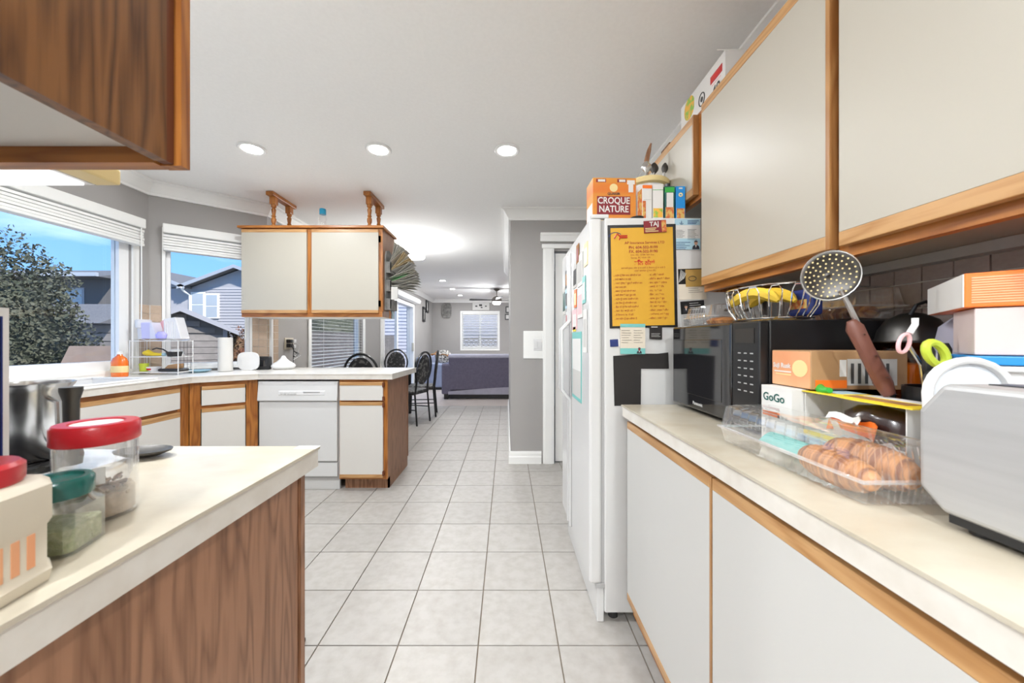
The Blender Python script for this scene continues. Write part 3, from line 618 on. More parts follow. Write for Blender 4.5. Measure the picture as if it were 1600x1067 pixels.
for ya, yb, hy in ((FY0,GAP-.004,GAP-.03),(GAP+.004,FY1,GAP+.03)):
    o = R('door','appliance_white',FXD,FXB-.012,ya,yb,.168,FZ-.002,.010)
    X = FXD-.75; y = hy-1.9
    MB().tube([(X-.006,y,1.66),(X-.006,y,1.30),(X-.052,y,1.25),(X-.052,y,.93),(X-.006,y,.87),(X-.006,y,.20)],.010,8,flat=1.3).build('handle','appliance_white',o,smooth=True)
    MB().box(X-.004,X+.002,y-.016,y-.011,.2,1.66).build('handle_trim','steel',o)
def card(name, label, cat, px0, py0, px1, py1, m, Y=FY0-.002, rot=0.0, th=.0015):
    """flat paper or magnet stuck on the fridge side (faces the kitchen): size from corner to corner in x/z metres"""
    k = Y/FPX; x0, x1 = (px0-VX)*k, (px1-VX)*k; z1, z0 = EYE-(py0-VY)*k, EYE-(py1-VY)*k
    e_ = thing(name, label, cat, ((x0+x1)/2,Y,(z0+z1)/2)); w, h = (x1-x0)/2, (z1-z0)/2; e_.rotation_euler = (0,rot,0)
    box('sheet', m, -w, w, -th/2, th/2, -h, h, e_)
    return e_, w, h
def patch(e_, m, x0, x1, z0, z1, y=-.0016, name='print_block'): return box(name, m, x0, x1, y, y+.0006, z0, z1, e_)
def portrait(e_, x, z, s, skin='skin', y=-.0022):
    o = MB().prism([(x+a*s,z+b*s) for a, b in ((-.9,-1.2),(.9,-1.2),(.75,-.45),(.3,-.15),(-.3,-.15),(-.75,-.45))], y, y+.0005, 'y').build('portrait_suit','suit',e_)
    MB().prism([(x+.42*s*math.cos(a*PI/6),z+.35*s+.55*s*math.sin(a*PI/6)) for a in range(12)], y-.0003, y, 'y').build('portrait_face',skin,e_)
    MB().prism([(x+.46*s*math.cos(a*PI/6),z+.5*s+.48*s*math.sin(a*PI/6)) for a in range(7)], y-.0006, y-.0003, 'y').build('portrait_hair','ink',e_)
    MB().prism([(x-.18*s,z-.2*s),(x+.18*s,z-.2*s),(x,z-.9*s)], y-.0003, y, 'y').build('portrait_shirt','paper',e_)
def lines(e_, x0, x1, z0, n, dz, m='ink', h=.0012, y=-.0022):
    q = MB()
    for i in range(n): q.box(x0, x0+(x1-x0)*random.uniform(.6,1), y, y+.0004, z0-i*dz, z0-i*dz+h)
    q.build('text_lines', m, e_)
# the yellow poster
e_, w, h = card('framed_poster','yellow printed poster in black frame on fridge side','poster',951,351,1057,512,'black',rot=math.radians(-1.2),th=.004)
patch(e_,'poster_yellow',-w+.011,w-.013,-h+.009,h-.013,-.0032)
yy = -.0042
def pt(s, size, x, z, m='poster_ink', al='CENTER', b=0.0, sx=1.0): text(s,size,(x,yy,z),FACE_CAM,m,e_,al,bold=b,sx=sx)
pt('AP Insurance Services LTD',.0145,.01,.140,b=.0002,sx=1.05); pt('PH. 604-502-9199',.0165,.004,.120,b=.0003); pt('FX. 604-502-9190',.0165,.004,.103,b=.0003)
pt('Unit 102, 12788 76A Ave.',.0095,.0,.089); pt('Surrey, BC V3W 1S9',.0095,-.008,.077)
pt('ਤਿੰਨ ਗੱਲਾਂ',.025,.008,.054,'poster_red',b=.0004)
pt('ਸਮਾਂ ਨਹੀਂ ਰੁਕਦਾ, ਬੀਤਾ ਨੂੰ ਨਾ ਜਾਣੀ ਤੇ, ਇਨਸਾਨ ਨੂੰ ਨਾ ਜਾਣੀ ਹੈ',.0088,.002,.034); pt('ਹਮੇਸ਼ਾ ਪਰਮਾਤਮਾ ਨੂੰ ਯਾਦ ਰੱਖੋ।',.0088,.01,.022)
LFT = ['ਮਨੁੱਖ ਨੂੰ ਇਕ ਵਾਰ ਮਿਲਦੀਆਂ ਹਨ','ਸਦੀ ਚੋਰੀਆਂ ਨਾ ਕਰੋ','ਅਸਲ ਉਦੇਸ਼ ਤੋਂ ਦੂਰ ਲੈ ਜਾਂਦੀਆਂ ਹਨ','ਸਦਾ ਯਾਦ ਰਖੋ','ਬਚਨਾਂ ਨੂੰ ਸਦੀ ਸੰਭਾਲੋ ਸਦਾ','ਸਦੀ ਰੀਸਾਂ ਤੋਂ ਸਦਾ ਦੂਰ ਰਹੋ','ਮਨੁੱਖ ਨੂੰ ਖ਼ਰਾਬ ਕਰਦੀਆਂ ਹਨ','ਹਰ ਇਕ ਨੂੰ ਪਿਆਰੀਆਂ ਹਨ','ਇਕ ਦੀ ਉਡੀਕ ਨਹੀਂ ਕਰਦੀਆਂ','ਸਫਲ ਹੋਣਾ ਚਾਹੁੰਦੇ ਕਰੋ ਤਾਂ','ਦੋ ਇਨਸਾਨ ਬਣ ਕੇ ਰਹੋ','ਹਰ ਮਨੁੱਖ ਨੂੰ ਕੁਝ ਮਿਲਦਾ ਹੈ']
RGT = ['ਮਾਂ, ਪਿਉ ਤੇ ਜਵਾਨੀ','ਨਿੰਦਿਆ, ਚੁਗਲੀ ਤੇ ਈਰਖਾ','ਕਾਮ, ਕ੍ਰੋਧ ਤੇ ਅਹੰਕਾਰ','ਸਚਾਈ, ਮੌਤ ਤੇ ਰੱਬ','ਧਨ, ਤਨ ਤੇ ਮਨ','ਇੱਜਤ, ਮਾਣ ਤੇ ਧਨ','ਸ਼ਰਾਬ, ਜੂਆ ਤੇ ਝੂਠ','ਇਸਤਰੀ, ਭਰਾ ਤੇ ਦੌਲਤ','ਮੌਤ, ਸਮਾਂ ਤੇ ਗਾਹਕ','ਮਿਹਨਤ, ਲਗਨ ਤੇ ਹਿੰਮਤ','ਅਧਿਆਪਕ, ਮਾਪੇ ਤੇ ਗੁਰੂ','ਕਿਸਮਤ, ਅਕਲ ਤੇ ਰੂਪ']
for i in range(12):
    z = .004-i*.0165; pt('....'+LFT[i],.0095,-w+.018,z,'poster_ink','LEFT',.0001); pt('- '+RGT[i],.0095,.022,z,'poster_ink','LEFT',.0001)
q = MB(); q.tube([(-.112+.028*math.cos(a),yy,.163+.022*math.sin(a)) for a in [PI*.95-PI*.75*i/10 for i in range(11)]],.0014,6); q.build('logo_arc','navy',e_)
q = MB(); q.tube([(-.118,yy,.160),(-.108,yy,.174),(-.102,yy,.178),(-.096,yy,.170),(-.062,yy,.170),(-.062,yy,.163),(-.094,yy,.163),(-.096,yy,.153)],.0028,6); q.build('logo_mark','red',e_)
# other papers on the side
e_, w, h = card('restaurant_magnet','dark red TAJ restaurant magnet holding the poster top','magnet',1006,344.5,1041,363.5,'maroon',Y=FY0-.008,rot=math.radians(-3.5),th=.003)
text('TAJ',.026,(-.004,-.003,.010),FACE_CAM,'paper',e_,bold=.0006); MB().box(w-.020,w-.001,-.0028,-.002,-h+.002,h-.002).build('figure_print','food',e_); lines(e_,-w+.004,w-.026,-.008,3,.0065,'butter',.003,-.003)
e_, w, h = card('flyer','pale blue business flyer with portrait, top right of fridge side','flyer',1054,342,1094,390,'paper')
patch(e_,'pale_blue',-w,w,.6*h,h); patch(e_,'pale_blue',-w,w,-h,-.28*h); lines(e_,-w+.006,-.004,.25*h,6,.006); lines(e_,.0,w-.006,.3*h,8,.006); portrait(e_,w-.019,-h+.022,.017); lines(e_,0,w-.006,.85*h,3,.006,'navy',.0025); lines(e_,-w+.006,.012,-.55*h,5,.007,'navy',.002)
q = MB().tube([(-.034,-.0022,.047),(-.028,-.0022,.04),(-.026,-.0022,.056),(-.024,-.0022,.04),(-.018,-.0022,.045)],.0012,5); q.build('logo_mark','navy',e_)
e_, w, h = card('menu_sheet','white menu sheet with gold card printed at its top on fridge','paper',1060,419,1103,468,'paper_cream',rot=math.radians(-2))
patch(e_,'black',-w,w,.0,h-.002); q = MB()
for i in range(6): q.tube([(-w+.002+i*.004,-.0024,.008+i*.003),(-w+.012+i*.004,-.0024,h-.006-i*.003)],.0009,5)
q.build('leaf_print','paper',e_); patch(e_,'gold',-w+.03,w,-.012,h-.006,-.0024); lines(e_,-w+.04,w-.01,-.3*h,3,.008)
q = MB().tube([(.0+.016*math.cos(a),-.0032,.022+.010*math.sin(a)) for a in [i*2*PI/16 for i in range(16)]],.0012,5,True); q.build('logo_mark','ink',e_)
e_, w, h = card('price_sheet','grey printed price sheet with black portrait header on fridge','paper',1064,470,1101,510,'paper_grey',Y=FY0-.004,rot=math.radians(-4))
patch(e_,'black',-w,w,-.0,h); portrait(e_,-w+.022,.026,.014); lines(e_,-.012,w-.006,.8*h,4,.009,'paper',.0018); lines(e_,-w+.008,0,-.12*h,7,.0065); lines(e_,.006,w-.006,-.12*h,7,.0065)
e_, w, h = card('appointment_sheet','cream calendar sheet with teal header hanging under the poster','paper',969,506,1008,553,'paper_cream',Y=FY0-.009)
patch(e_,'teal',-w,w,.78*h,h); patch(e_,'teal',-w,w,-h,-.62*h); lines(e_,-w+.005,-.004,.55*h,6,.010); lines(e_,.004,w-.005,.55*h,6,.010); portrait(e_,w-.025,-h+.016,.012,'maroon')
e_, w, h = card('business_card','small dark purple card at left of fridge side','card',953,530,972,541.5,'paper',rot=math.radians(-3)); patch(e_,'navy',-w,w*.35,-h,h)
e_, w, h = card('black_magnet','small black printed magnet below the poster','magnet',1015,509,1034.5,530,'black_matte',Y=FY0-.007); lines(e_,-w+.006,w-.006,-.2*h,3,.006,'paper_grey',.0015); lines(e_,-w+.006,w-.01,.75*h,1,.006,'paper_grey',.004)
k = (FY0-.002)/FPX; PX = lambda px, py: ((px-VX)*k, EYE-(py-VY)*k)
e_ = thing('black_sheet','black L-shaped sheet stuck low on fridge side','sheet',(*[PX(1001,590)[0],FY0-.003],PX(1001,590)[1]))
ox, oz = PX(1001,590)
MB().prism([(PX(a,b_)[0]-ox,PX(a,b_)[1]-oz) for a, b_ in ((960,634),(958,556),(975,555),(992,553),(1008,552.5),(1028,552.5),(1044,550.5),(1045,576),(1001.5,576),(1001,632))],-.001,.001,'y').build('sheet','black_matte',e_)
# papers on the fridge doors (face the aisle)
def leaflet(label, y0, y1, z0, z1, m, m2=None, x=FXD-.0015, name='fridge_note', cat='note'):
    e_ = thing(name, label, cat, (x,(y0+y1)/2,(z0+z1)/2)); w, h = (y1-y0)/2, (z1-z0)/2
    box('sheet',m,-.0015,.0012,-w,w,-h,h,e_)
    if m2: box('print_block',m2,-.0022,-.0014,-w*.8,w*.7,-h*.75,h*.55,e_)
    return e_
e_ = leaflet('teal-framed photo calendar low on the near fridge door',1.69,1.92,.90,1.235,'teal',None,name='photo_calendar',cat='calendar')
box('page','paper',-.0022,-.0014,-.105,.105,-.02,.135,e_); box('photo','paper_grey',-.0022,-.0014,-.105,.105,-.15,-.02,e_)
for i, a in enumerate((('white note with cream border at the top of near fridge door',1.56,1.63,1.52,1.62,'butter','paper'),('white recipe sheet high on the near fridge door',1.66,1.78,1.45,1.60,'paper','paper_grey'),
    ('brown photo strip pinned at the top of near fridge door',1.74,1.80,1.57,1.66,'brown_fur','maroon'),('grey photo card in the upper middle of near fridge door',1.80,1.90,1.46,1.58,'paper_grey','ink'),
    ('red and white flyer in the middle of near fridge door',1.66,1.78,1.30,1.44,'paper','pink'),('orange striped magnet sheet on near fridge door',1.80,1.86,1.36,1.45,'orange','butter'),
    ('pink sticker sheet at mid height of near fridge door',1.80,1.92,1.25,1.35,'pink','paper'),('teal and white schedule near the door edge',1.60,1.66,1.36,1.48,'teal','paper'),
    ('long white shopping list by the near door edge',1.57,1.64,1.14,1.33,'paper','paper_grey'),('yellow sticky note above the teal calendar',1.83,1.90,1.24,1.285,'yellow',None),
    ('dark photo magnet at top of far fridge door',2.05,2.14,1.50,1.60,'ink','brown_fur'),('blue photo card on the far fridge door',2.05,2.14,1.38,1.49,'pale_blue','ink'),
    ('green and white card low on far fridge door',2.15,2.25,1.35,1.52,'paper_grey','dark_green'),('red clip with note on far fridge door',2.06,2.12,1.27,1.36,'paper','red'))):
    leaflet(*a, x=FXD-.0015-.0008*(i%3))
# things standing on the fridge
TOPZ = FZ+.001
def carton(name, label, cat, x0, x1, y0, y1, h, m, rz=0, group=None, gable=.0, z=TOPZ):
    e_ = thing(name, label, cat, ((x0+x1)/2,(y0+y1)/2,z), rz, group); w, d = (x1-x0)/2, (y1-y0)/2
    if gable: MB().add([(-w,-d,0),(w,-d,0),(w,d,0),(-w,d,0),(-w,-d,h-gable),(w,-d,h-gable),(w,d,h),(-w,d,h)],[(0,3,2,1),(4,5,6,7),(0,1,5,4),(1,2,6,5),(2,3,7,6),(3,0,4,7)]).build('box_body',m,e_,bevel=.0015)
    else: MB().box(-w,w,-d,d,0,h).build('box_body',m,e_,bevel=.0015)
    return e_, w, d
def face(e_, m, x0, x1, z0, z1, d, name='print_block', lift=.0008): return box(name,m,x0,x1,-d-lift,-d+.0002,z0,z1,e_)
e_, w, d = carton('oat_box','orange oat bar box with dark red lettering panel on the fridge','box',.376,.568,1.60,1.71,.198,'oats_orange',math.radians(2))
face(e_,'maroon',-.078,.070,.036,.116,d); text('CROQUE',.040,(-.004,-d-.0015,.096),FACE_CAM,'paper',e_,bold=.0008,sx=.86); text('NATURE',.040,(-.004,-d-.0015,.059),FACE_CAM,'paper',e_,bold=.0008,sx=.86)
text('QUAKER',.014,(-.004,-d-.0015,.127),FACE_CAM,'ink',e_,bold=.0004); MB().lathe([(0,0),(.018,0),(0,.001)],20).build('roundel','butter',e_).matrix_local = Matrix.Translation((-.004,-d-.0004,.154))@Matrix.Rotation(PI/2,4,'X')
for x0, x1 in ((-.082,-.038),(.012,.052)): face(e_,'maroon',x0,x1,.178,.192,d); face(e_,'paper',x0+.008,x1-.004,.180,.190,d,lift=.0012)
face(e_,'paper',.062,.083,.135,.170,d); face(e_,'paper',.056,.090,.170,.188,d); MB().box(-.03,.015,-.02,.02,.196,.202).build('handle_tab','oats_orange',e_,bevel=.002)
face(e_,'butter',-w,w,.0,.012,d); box('side_print','paper',-w-.0008,-w,-d+.01,d-.01,.01,.09,e_)
e_ = thing('utensil_tub','clear round tub with yellow rim holding utensils on the fridge','tub',(.672,1.750,TOPZ))
MB().lathe([(0,0),(.070,0),(.086,.225),(.083,.225),(.067,.004),(0,.004)],28).build('tub_wall','plastic_milky',e_,smooth=True)
MB().lathe([(.080,.205),(.100,.212),(.104,.228),(.098,.236),(.082,.230),(.080,.205)],32).build('rim','butter',e_,smooth=True)
def spoon(name, label, cat, base, tip, r, hm, bm_, z_bowl=True):
    e_ = thing(name,label,cat,base); v = Vector(tip)-Vector(base)
    MB().tube([(0,0,0),tuple(v*.5),tuple(v*.86)],[.005,.006,.007],8,flat=.5).build('handle',hm,e_,smooth=True)
    L_ = v.length; q = MB().tube([tuple(v*(.84+.16*i/6)) for i in range(7)],[r*math.sin(PI*(i+.6)/7.2) for i in range(7)],12,flat=.28).build('bowl',bm_,e_,smooth=True)
    return e_
e_ = thing('wooden_ladle','brown curved wooden ladle handle rising from the yellow-rimmed tub','ladle',(.690,1.785,TOPZ+.006))
MB().tube([(0,0,0),(-.003,0,.18),(-.004,0,.30),(-.004,0,.36),(.008,0,.41),(.018,0,.445)],[.006,.006,.010,.012,.010,.004],8,flat=.5).build('handle','oak_brown',e_,smooth=True)
spoon('serving_spoon','steel serving spoon leaning left in the yellow-rimmed tub','spoon',(.660,1.770,TOPZ+.006),(.678,1.760,TOPZ+.35),.026,'steel','steel')
spoon('serving_spoon','dark steel spoon in the middle of the yellow-rimmed tub','spoon',(.705,1.765,TOPZ+.006),(.716,1.765,TOPZ+.345),.022,'steel','steel_dark')
spoon('serving_spoon','steel spoon leaning right in the yellow-rimmed tub','spoon',(.722,1.745,TOPZ+.006),(.752,1.725,TOPZ+.325),.016,'steel','steel_dark')
e_ = thing('snack_bag','crumpled white snack bag inside the yellow-rimmed tub','bag',(.660,1.712,TOPZ+.006))
MB().lathe([(.0,.0),(.03,.02),(.034,.10),(.03,.165),(.016,.19),(0,.192)],10,sx=1,sy=.85).build('bag_body','paper',e_,smooth=True); MB().lathe([(.030,.08),(.037,.09),(.037,.13),(.03,.14)],10,sx=1,sy=.86).build('bag_band','pink',e_,smooth=True)
Gc = 'cartons on the fridge'
e_, w, d = carton('juice_carton','red and white carton, leftmost of the fridge-top cartons','carton',.575,.616,1.545,1.60,.155,'paper',math.radians(3),Gc,.012)
face(e_,'orange',-w,w,.128,.142,d); face(e_,'paper_grey',-w+.004,w-.004,.08,.082,d); box('side_print','food',-w-.0008,-w,-d+.006,d-.006,.0,.13,e_); face(e_,'food',-w,-w+.014,.0,.075,d)
e_, w, d = carton('juice_carton','white carton with pale green top and fruit print on fridge','carton',.622,.667,1.548,1.60,.160,'paper',math.radians(-2),Gc,.012)
face(e_,'green',-w,w,.122,.124,d); face(e_,'food_green',-w+.003,w-.003,.006,.045,d); box('side_print','green',w,w+.0008,-d+.002,d-.002,.07,.14,e_)
e_, w, d = carton('juice_carton','narrow green and white carton behind the fruit carton','carton',.640,.672,1.606,1.642,.158,'green',math.radians(0),Gc,.012); face(e_,'paper',-w+.003,w-.003,.0,.07,d)
e_, w, d = carton('juice_carton','dark green spice box with orange food photo on the fridge','carton',.674,.716,1.55,1.60,.146,'dark_green',math.radians(-2),Gc,.006)
face(e_,'paper',-w+.008,w-.006,.05,.112,d); face(e_,'food',-w+.004,w-.004,.003,.05,d); face(e_,'green',-w+.001,w-.001,.114,.135,d); MB().lathe([(0,.146),(.012,.146),(.012,.158),(0,.158)],12).build('cap','black',e_)
e_, w, d = carton('juice_carton','bright blue spice box, rightmost of the fridge-top cartons','carton',.722,.761,1.55,1.59,.146,'blue',math.radians(-2),Gc,.006)
face(e_,'food',-w+.003,w-.003,.003,.045,d); face(e_,'paper',-w+.012,w-.012,.128,.134,d); MB().lathe([(.004,0),(.009,0),(.009,.001),(.004,.001),(.004,0)],16).build('roundel','butter',e_).matrix_local = Matrix.Translation((0,-d-.0002,.103))@Matrix.Rotation(PI/2,4,'X')
tag(MB().lathe([(0,0),(.028,0),(.031,.006),(.028,.010),(0,.011)],20,(.560,1.564,TOPZ)).build('jar_lid','black',smooth=True),'black jar lid lying in front of the oat box','lid')
e_, w, d = carton('storage_set_box','white container-set box with red label on top of wall cabinet','box',.82,1.03,1.365,1.712,.164,'paper',0,None,0,2.1215)
xx = -w-.0012
box('red_stripe','red',xx,-w+.0002,-.155,-.075,.098,.128,e_); box('red_stripe','poster_red',xx-.0004,-w+.0002,-.150,-.08,.108,.117,e_)
text('40',.055,(xx,-.115,.055),FACE_AISLE,'ink',e_,bold=.001); box('script_line','pink',xx,-w+.0002,-.145,-.085,.086,.090,e_)
q = MB().tube([(xx,-.01+.022*math.cos(a),.085+.026*math.sin(a)) for a in [i*2*PI/20 for i in range(20)]],.0022,6,True); q.build('ring_logo','ink',e_); MB().prism([(-.01+.009*math.cos(i*PI/8),.085+.011*math.sin(i*PI/8)) for i in range(16)],xx-.0006,-w,'x').build('ring_centre','ink',e_)
MB().prism([(.095+.045*math.cos(i*PI/8),.115+.05*math.sin(i*PI/8)) for i in range(9,24) if True and .115+.05*math.sin(i*PI/8) < .164],xx,-w,'x').build('food_photo','food_green',e_)
box('lid_flap','paper',-w-.03,w,-d-.001,-d+.0,.160,.164,e_)
tag(MB().box(.83,.98,1.86,1.96,2.1215,2.21).build('wooden_box','oak_dark',bevel=.004),'dark brown wooden box on the cabinet above the fridge','box')
tag(MB().prism([(-.06,0),(.06,0),(.075,.05),(-.075,.05)],1.22,1.32,'y').build('dark_tray','oak_deep'),'dark brown tray beside the white box on wall cabinet','tray').location = (.90,0,2.1215)

# ------------------------------------------------------------------ right counter
CZ = CT+.001
t = thing('microwave','black countertop microwave with keypad beside the fridge','microwave',(.85,1.2,CZ))
R = lambda n,m,x0,x1,y0,y1,z0,z1,bev=0,p=None: box(n,m,x0-.85,x1-.85,y0-1.2,y1-1.2,z0-CZ,z1-CZ,p or t,bev)
R('case','black',.69,1.05,.955,1.452,.948,1.246,.004)
o = R('door','black_gloss',.662,.69,1.075,1.452,.950,1.244,.006); R('door_window','black_gloss',.6605,.663,1.12,1.40,1.00,1.195,.003,o)
text('Panasonic',.016,(.6615-.85,1.262-1.2,.972-CZ),FACE_AISLE,'paper',t,bold=.0003)
o = R('control_panel','black',.664,.69,.957,1.072,.950,1.244,.004); R('display','steel_dark',.6625,.665,.975,1.055,1.185,1.225,0,o)
for i in range(6):
    for j in range(3): R('key','appliance_grey',.6632,.6645,.980+j*.026,.992+j*.026,1.155-i*.021,1.158-i*.021,0,o)
for x in (.72,1.02):
    for y in (.99,1.42): MB().lathe([(0,0),(.012,0),(.012,.012),(0,.012)],10,(x-.85,y-1.2,0)).build('foot','rubber',t)
MZ = 1.247
# wire fruit basket on the microwave
t = thing('wire_basket','chrome wire fruit basket on top of the microwave','basket',(.79,1.09,MZ))
def ov(rx, ry, z, n=32): return [(rx*math.cos(2*PI*i/n), ry*math.sin(2*PI*i/n), z) for i in range(n)]
MB().tube(ov(.105,.140,.098),.0028,8,True).build('rim','chrome',t,smooth=True); MB().tube(ov(.080,.110,.008),.0025,8,True).build('base_ring','chrome',t,smooth=True)
for i in range(14):
    a0, a1 = 2*PI*(i-.28)/14, 2*PI*(i+.28)/14; am = 2*PI*i/14
    f = lambda a, s, z: (.104*s*math.cos(a), .139*s*math.sin(a), z)
    MB().tube([f(a0,.77,.008),f(a0,.93,.04),f(a0,1.0,.080),f(am-.07,1.0,.094),f(am+.07,1.0,.094),f(a1,1.0,.080),f(a1,.93,.04),f(a1,.77,.008)],.0018,6).build('wire_loop','chrome',t,smooth=True)
for x in (-.05,0,.05): MB().tube([(x,-.10,.008),(x,.10,.008)],.0018,6).build('floor_wire','chrome',t)
def banana(label, loc, rz, tilt):
    t = thing('banana',label,'banana',loc,rz,'bananas in the wire basket'); n = 14; pts = []; rs = []
    for i in range(n):
        a = -.75+1.5*i/(n-1); pts.append((.115*math.sin(a), tilt*math.cos(a), .115*math.cos(a)-.08)); rs.append(.017*min(1,.30+1.6*math.sin(PI*(i+.15)/(n-.7))))
    MB().tube(pts,rs,7).build('peel','banana',t,smooth=True); p = Vector(pts[-1]); MB().tube([p,p+Vector((.016,0,-.012)),p+Vector((.024,0,-.010))],[.006,.004,.005],6).build('stem','bark',t)
banana('spotted yellow banana lying nearest in the wire basket',(.752,1.10,MZ+.052),math.radians(104),.01)
banana('spotted yellow banana lying behind in the wire basket',(.80,1.09,MZ+.050),math.radians(97),.01)
t = thing('snack_packet','dark blue snack packet in the wire basket','packet',(.845,1.03,MZ+.014)); MB().box(-.02,.02,-.04,.04,0,.075).build('wrapper','navy',t,bevel=.01); MB().box(-.0215,.0,-.03,.03,.02,.045).build('label_print','food',t)
def clamshell(name, label, x0, x1, y0, y1, z0, h, food=None, mt='plastic_clear', ridges=18):
    t = thing(name, label, 'container', ((x0+x1)/2,(y0+y1)/2,z0)); w, d = (x1-x0)/2, (y1-y0)/2
    def tray(za, zb, ia, ib):
        q = MB(); n = ridges
        def ring(z, ins, amp):
            P = []
            for sx, sy, ex, ey in ((-1,-1,1,-1),(1,-1,1,1),(1,1,-1,1),(-1,1,-1,-1)):
                for i in range(n):
                    u = i/n; x, y = (sx+(ex-sx)*u)*(w-ins), (sy+(ey-sy)*u)*(d-ins); k = amp*(1 if i % 2 else -1)
                    if 1 < i < n-1:
                        if sx == ex: x += k*sx
                        else: y += k*sy
                    P.append((x,y,z))
            return P
        r0, r1, r2 = ring(za,ia,0), ring(za+(zb-za)*.25,ia+(ib-ia)*.2,.0035), ring(zb-(zb-za)*.12,ib-.004,.0035); r3 = ring(zb,ib+.012,0); m = 4*n
        fs = [(k*m+i,k*m+(i+1)%m,(k+1)*m+(i+1)%m,(k+1)*m+i) for k in range(3) for i in range(m)]+[tuple(3*m+i for i in range(m))]
        return q.add(r0+r1+r2+r3, fs)
    tray(h*.40,0,.006,.016).build('tray',mt,t,smooth=True); tray(h*.42,h,.006,.018).build('lid',mt,t,smooth=True)
    b = MB().box(-w,w,-d,-d+.008,h*.39,h*.43).box(-w,w,d-.008,d,h*.39,h*.43).box(-w,-w+.008,-d,d,h*.39,h*.43).box(w-.008,w,-d,d,h*.39,h*.43); b.build('flange','plastic_edge',t)
    return t, w, d
clamshell('pastry_clamshell','clear ridged plastic container of pastries on the microwave near the wall',.93,1.075,.97,1.19,MZ,.095)
for i, y in enumerate((1.02,1.075,1.13)): tag(MB().lathe([(0,0),(.022,.006),(.026,.02),(.018,.036),(0,.04)],14,(1.0,y,MZ+.003),1.6,1).build('pastry','bread',smooth=True),['nearest','middle','farthest'][i]+' brown pastry in the clamshell on the microwave','pastry','pastries on the microwave')
clamshell('pastry_clamshell','clear ridged plastic container at fridge end of the microwave top',.70,.90,1.25,1.44,MZ,.075)
tag(MB().lathe([(0,0),(.05,.004),(.056,.016),(.04,.026),(0,.03)],16,(.80,1.345,MZ+.003)).build('flatbread','bread',smooth=True),'brown round bread in the container at fridge end','bread')
# boxes in front of the microwave
t = thing('granola_box','white granola box with green lettering beside the microwave','box',(.68,.895,CZ))
MB().box(-.02,.02,-.052,.048,0,.142).build('box_body','paper',t,bevel=.001)
text('GoGo',.028,(-.0212,.004,.114),FACE_AISLE,'dark_green',t,bold=.0004)
for i, (m_, zz) in enumerate((('maroon',.088),('orange',.077),('orange',.070))): box('text_line',m_,-.0208,-.0198,-.015,.042,zz-.003,zz+.002,t)
for yy_ in (-.04,-.028,-.016): box('icon','paper_grey',-.0208,-.0198,yy_,yy_+.007,.066,.074,t)
t = thing('rusk_box','orange-brown rusk box lying on the granola box','box',(.80,.885,1.0795))
MB().box(-.11,.11,-.06,.06,0,.088).build('box_body','kraft',t,bevel=.002); MB().box(-.1112,-.110,-.058,.058,.002,.086).build('front_print','peach',t)
text('Suji Rusk',.0155,(-.1118,.026,.050),FACE_AISLE,'paper',t,bold=.0005); box('text_line','paper',-.1118,-.111,-.004,.05,.034,.037,t); box('text_line','butter',-.1118,-.111,-.004,.046,.027,.030,t)
MB().prism([(-.03+.022*math.cos(i*PI/9),.046+.020*math.sin(i*PI/9)) for i in range(18)],-.1120,-.111,'x').build('round_badge','butter',t)
face(t,'paper',-.045,-.030,.03,.068,.06); face(t,'paper_grey',-.028,.085,.010,.070,.06)
for i in range(6): face(t,'ink',-.02+i*.016,-.013+i*.016,.014,.06,.06,'nutrition_text',.0011)
MB().box(-.1,-.03,-.062,-.0599,.004,.022).build('orange_band','orange',t)
tag(MB().tube([(.716,.842,1.092),(.706,.814,1.079),(.702,.790,1.083)],[.009,.010,.006],10).build('green_marker','green',smooth=True),'bright green plastic cap under the rusk box','cap')
t = thing('cookie_carton','torn yellow and white cookie carton behind the clear clamshell','carton',(.733,.760,CZ))
cb = MB().box(-.045,-.043,-.135,.08,0,.062).box(.038,.04,-.135,.08,0,.138).box(-.045,.04,-.135,-.133,0,.138).box(-.045,.04,.078,.08,0,.138).box(-.045,.04,-.135,.08,0,.002); cb.build('carton_walls','paper',t)
tp = MB().prism([(-.052,-.150),(.042,-.140),(.042,.084),(-.050,.082),(-.046,.02),(-.056,-.05)],.138,.140); tp.build('carton_lid','yellow',t)
box('lid_print','pale_blue',-.02,.04,.02,.08,.1402,.1408,t); box('lid_print','brown_fur',-.03,.0,-.12,.0,.1402,.1408,t); box('lid_print','paper',.012,.04,-.13,.0,.1402,.1408,t)
MB().add([(-.046,-.135,.050),(-.046,.08,.050),(-.046,.08,.062),(-.046,.04,.075),(-.046,.015,.092),(-.046,-.005,.086),(-.046,-.012,.074),(-.046,-.06,.070),(-.046,-.085,.062),(-.046,-.11,.072),(-.046,-.135,.05)],[tuple(range(11))]).build('torn_flap','paper',t)
box('yellow_band','yellow',-.0475,-.0455,-.135,.08,.043,.052,t)
tag(MB().lathe([(0,0),(.03,.0),(.036,.05),(.033,.1),(.02,.118),(0,.124)],14,(.736,.715,CZ+.004),.85,2.2).build('chocolate_bag','chocolate',smooth=True),'glossy dark chocolate wrapper inside the torn carton','wrapper')
t = thing('orange_wrapper','orange and white wrapper poking from the torn carton','wrapper',(.690,.725,CZ+.066)); MB().grid(lambda u,v:(-.012+.02*math.sin(3*u)+.008*v,-.05+.10*u,.03*v+.004*math.sin(9*u)),8,3,.002).build('wrapper_sheet','orange',t,smooth=True); MB().grid(lambda u,v:(-.014+.02*math.sin(3*u)+.008*v,-.02+.07*u,.024+.012*v+.004*math.sin(9*u)),8,2,.002).build('white_strip','paper',t,smooth=True)
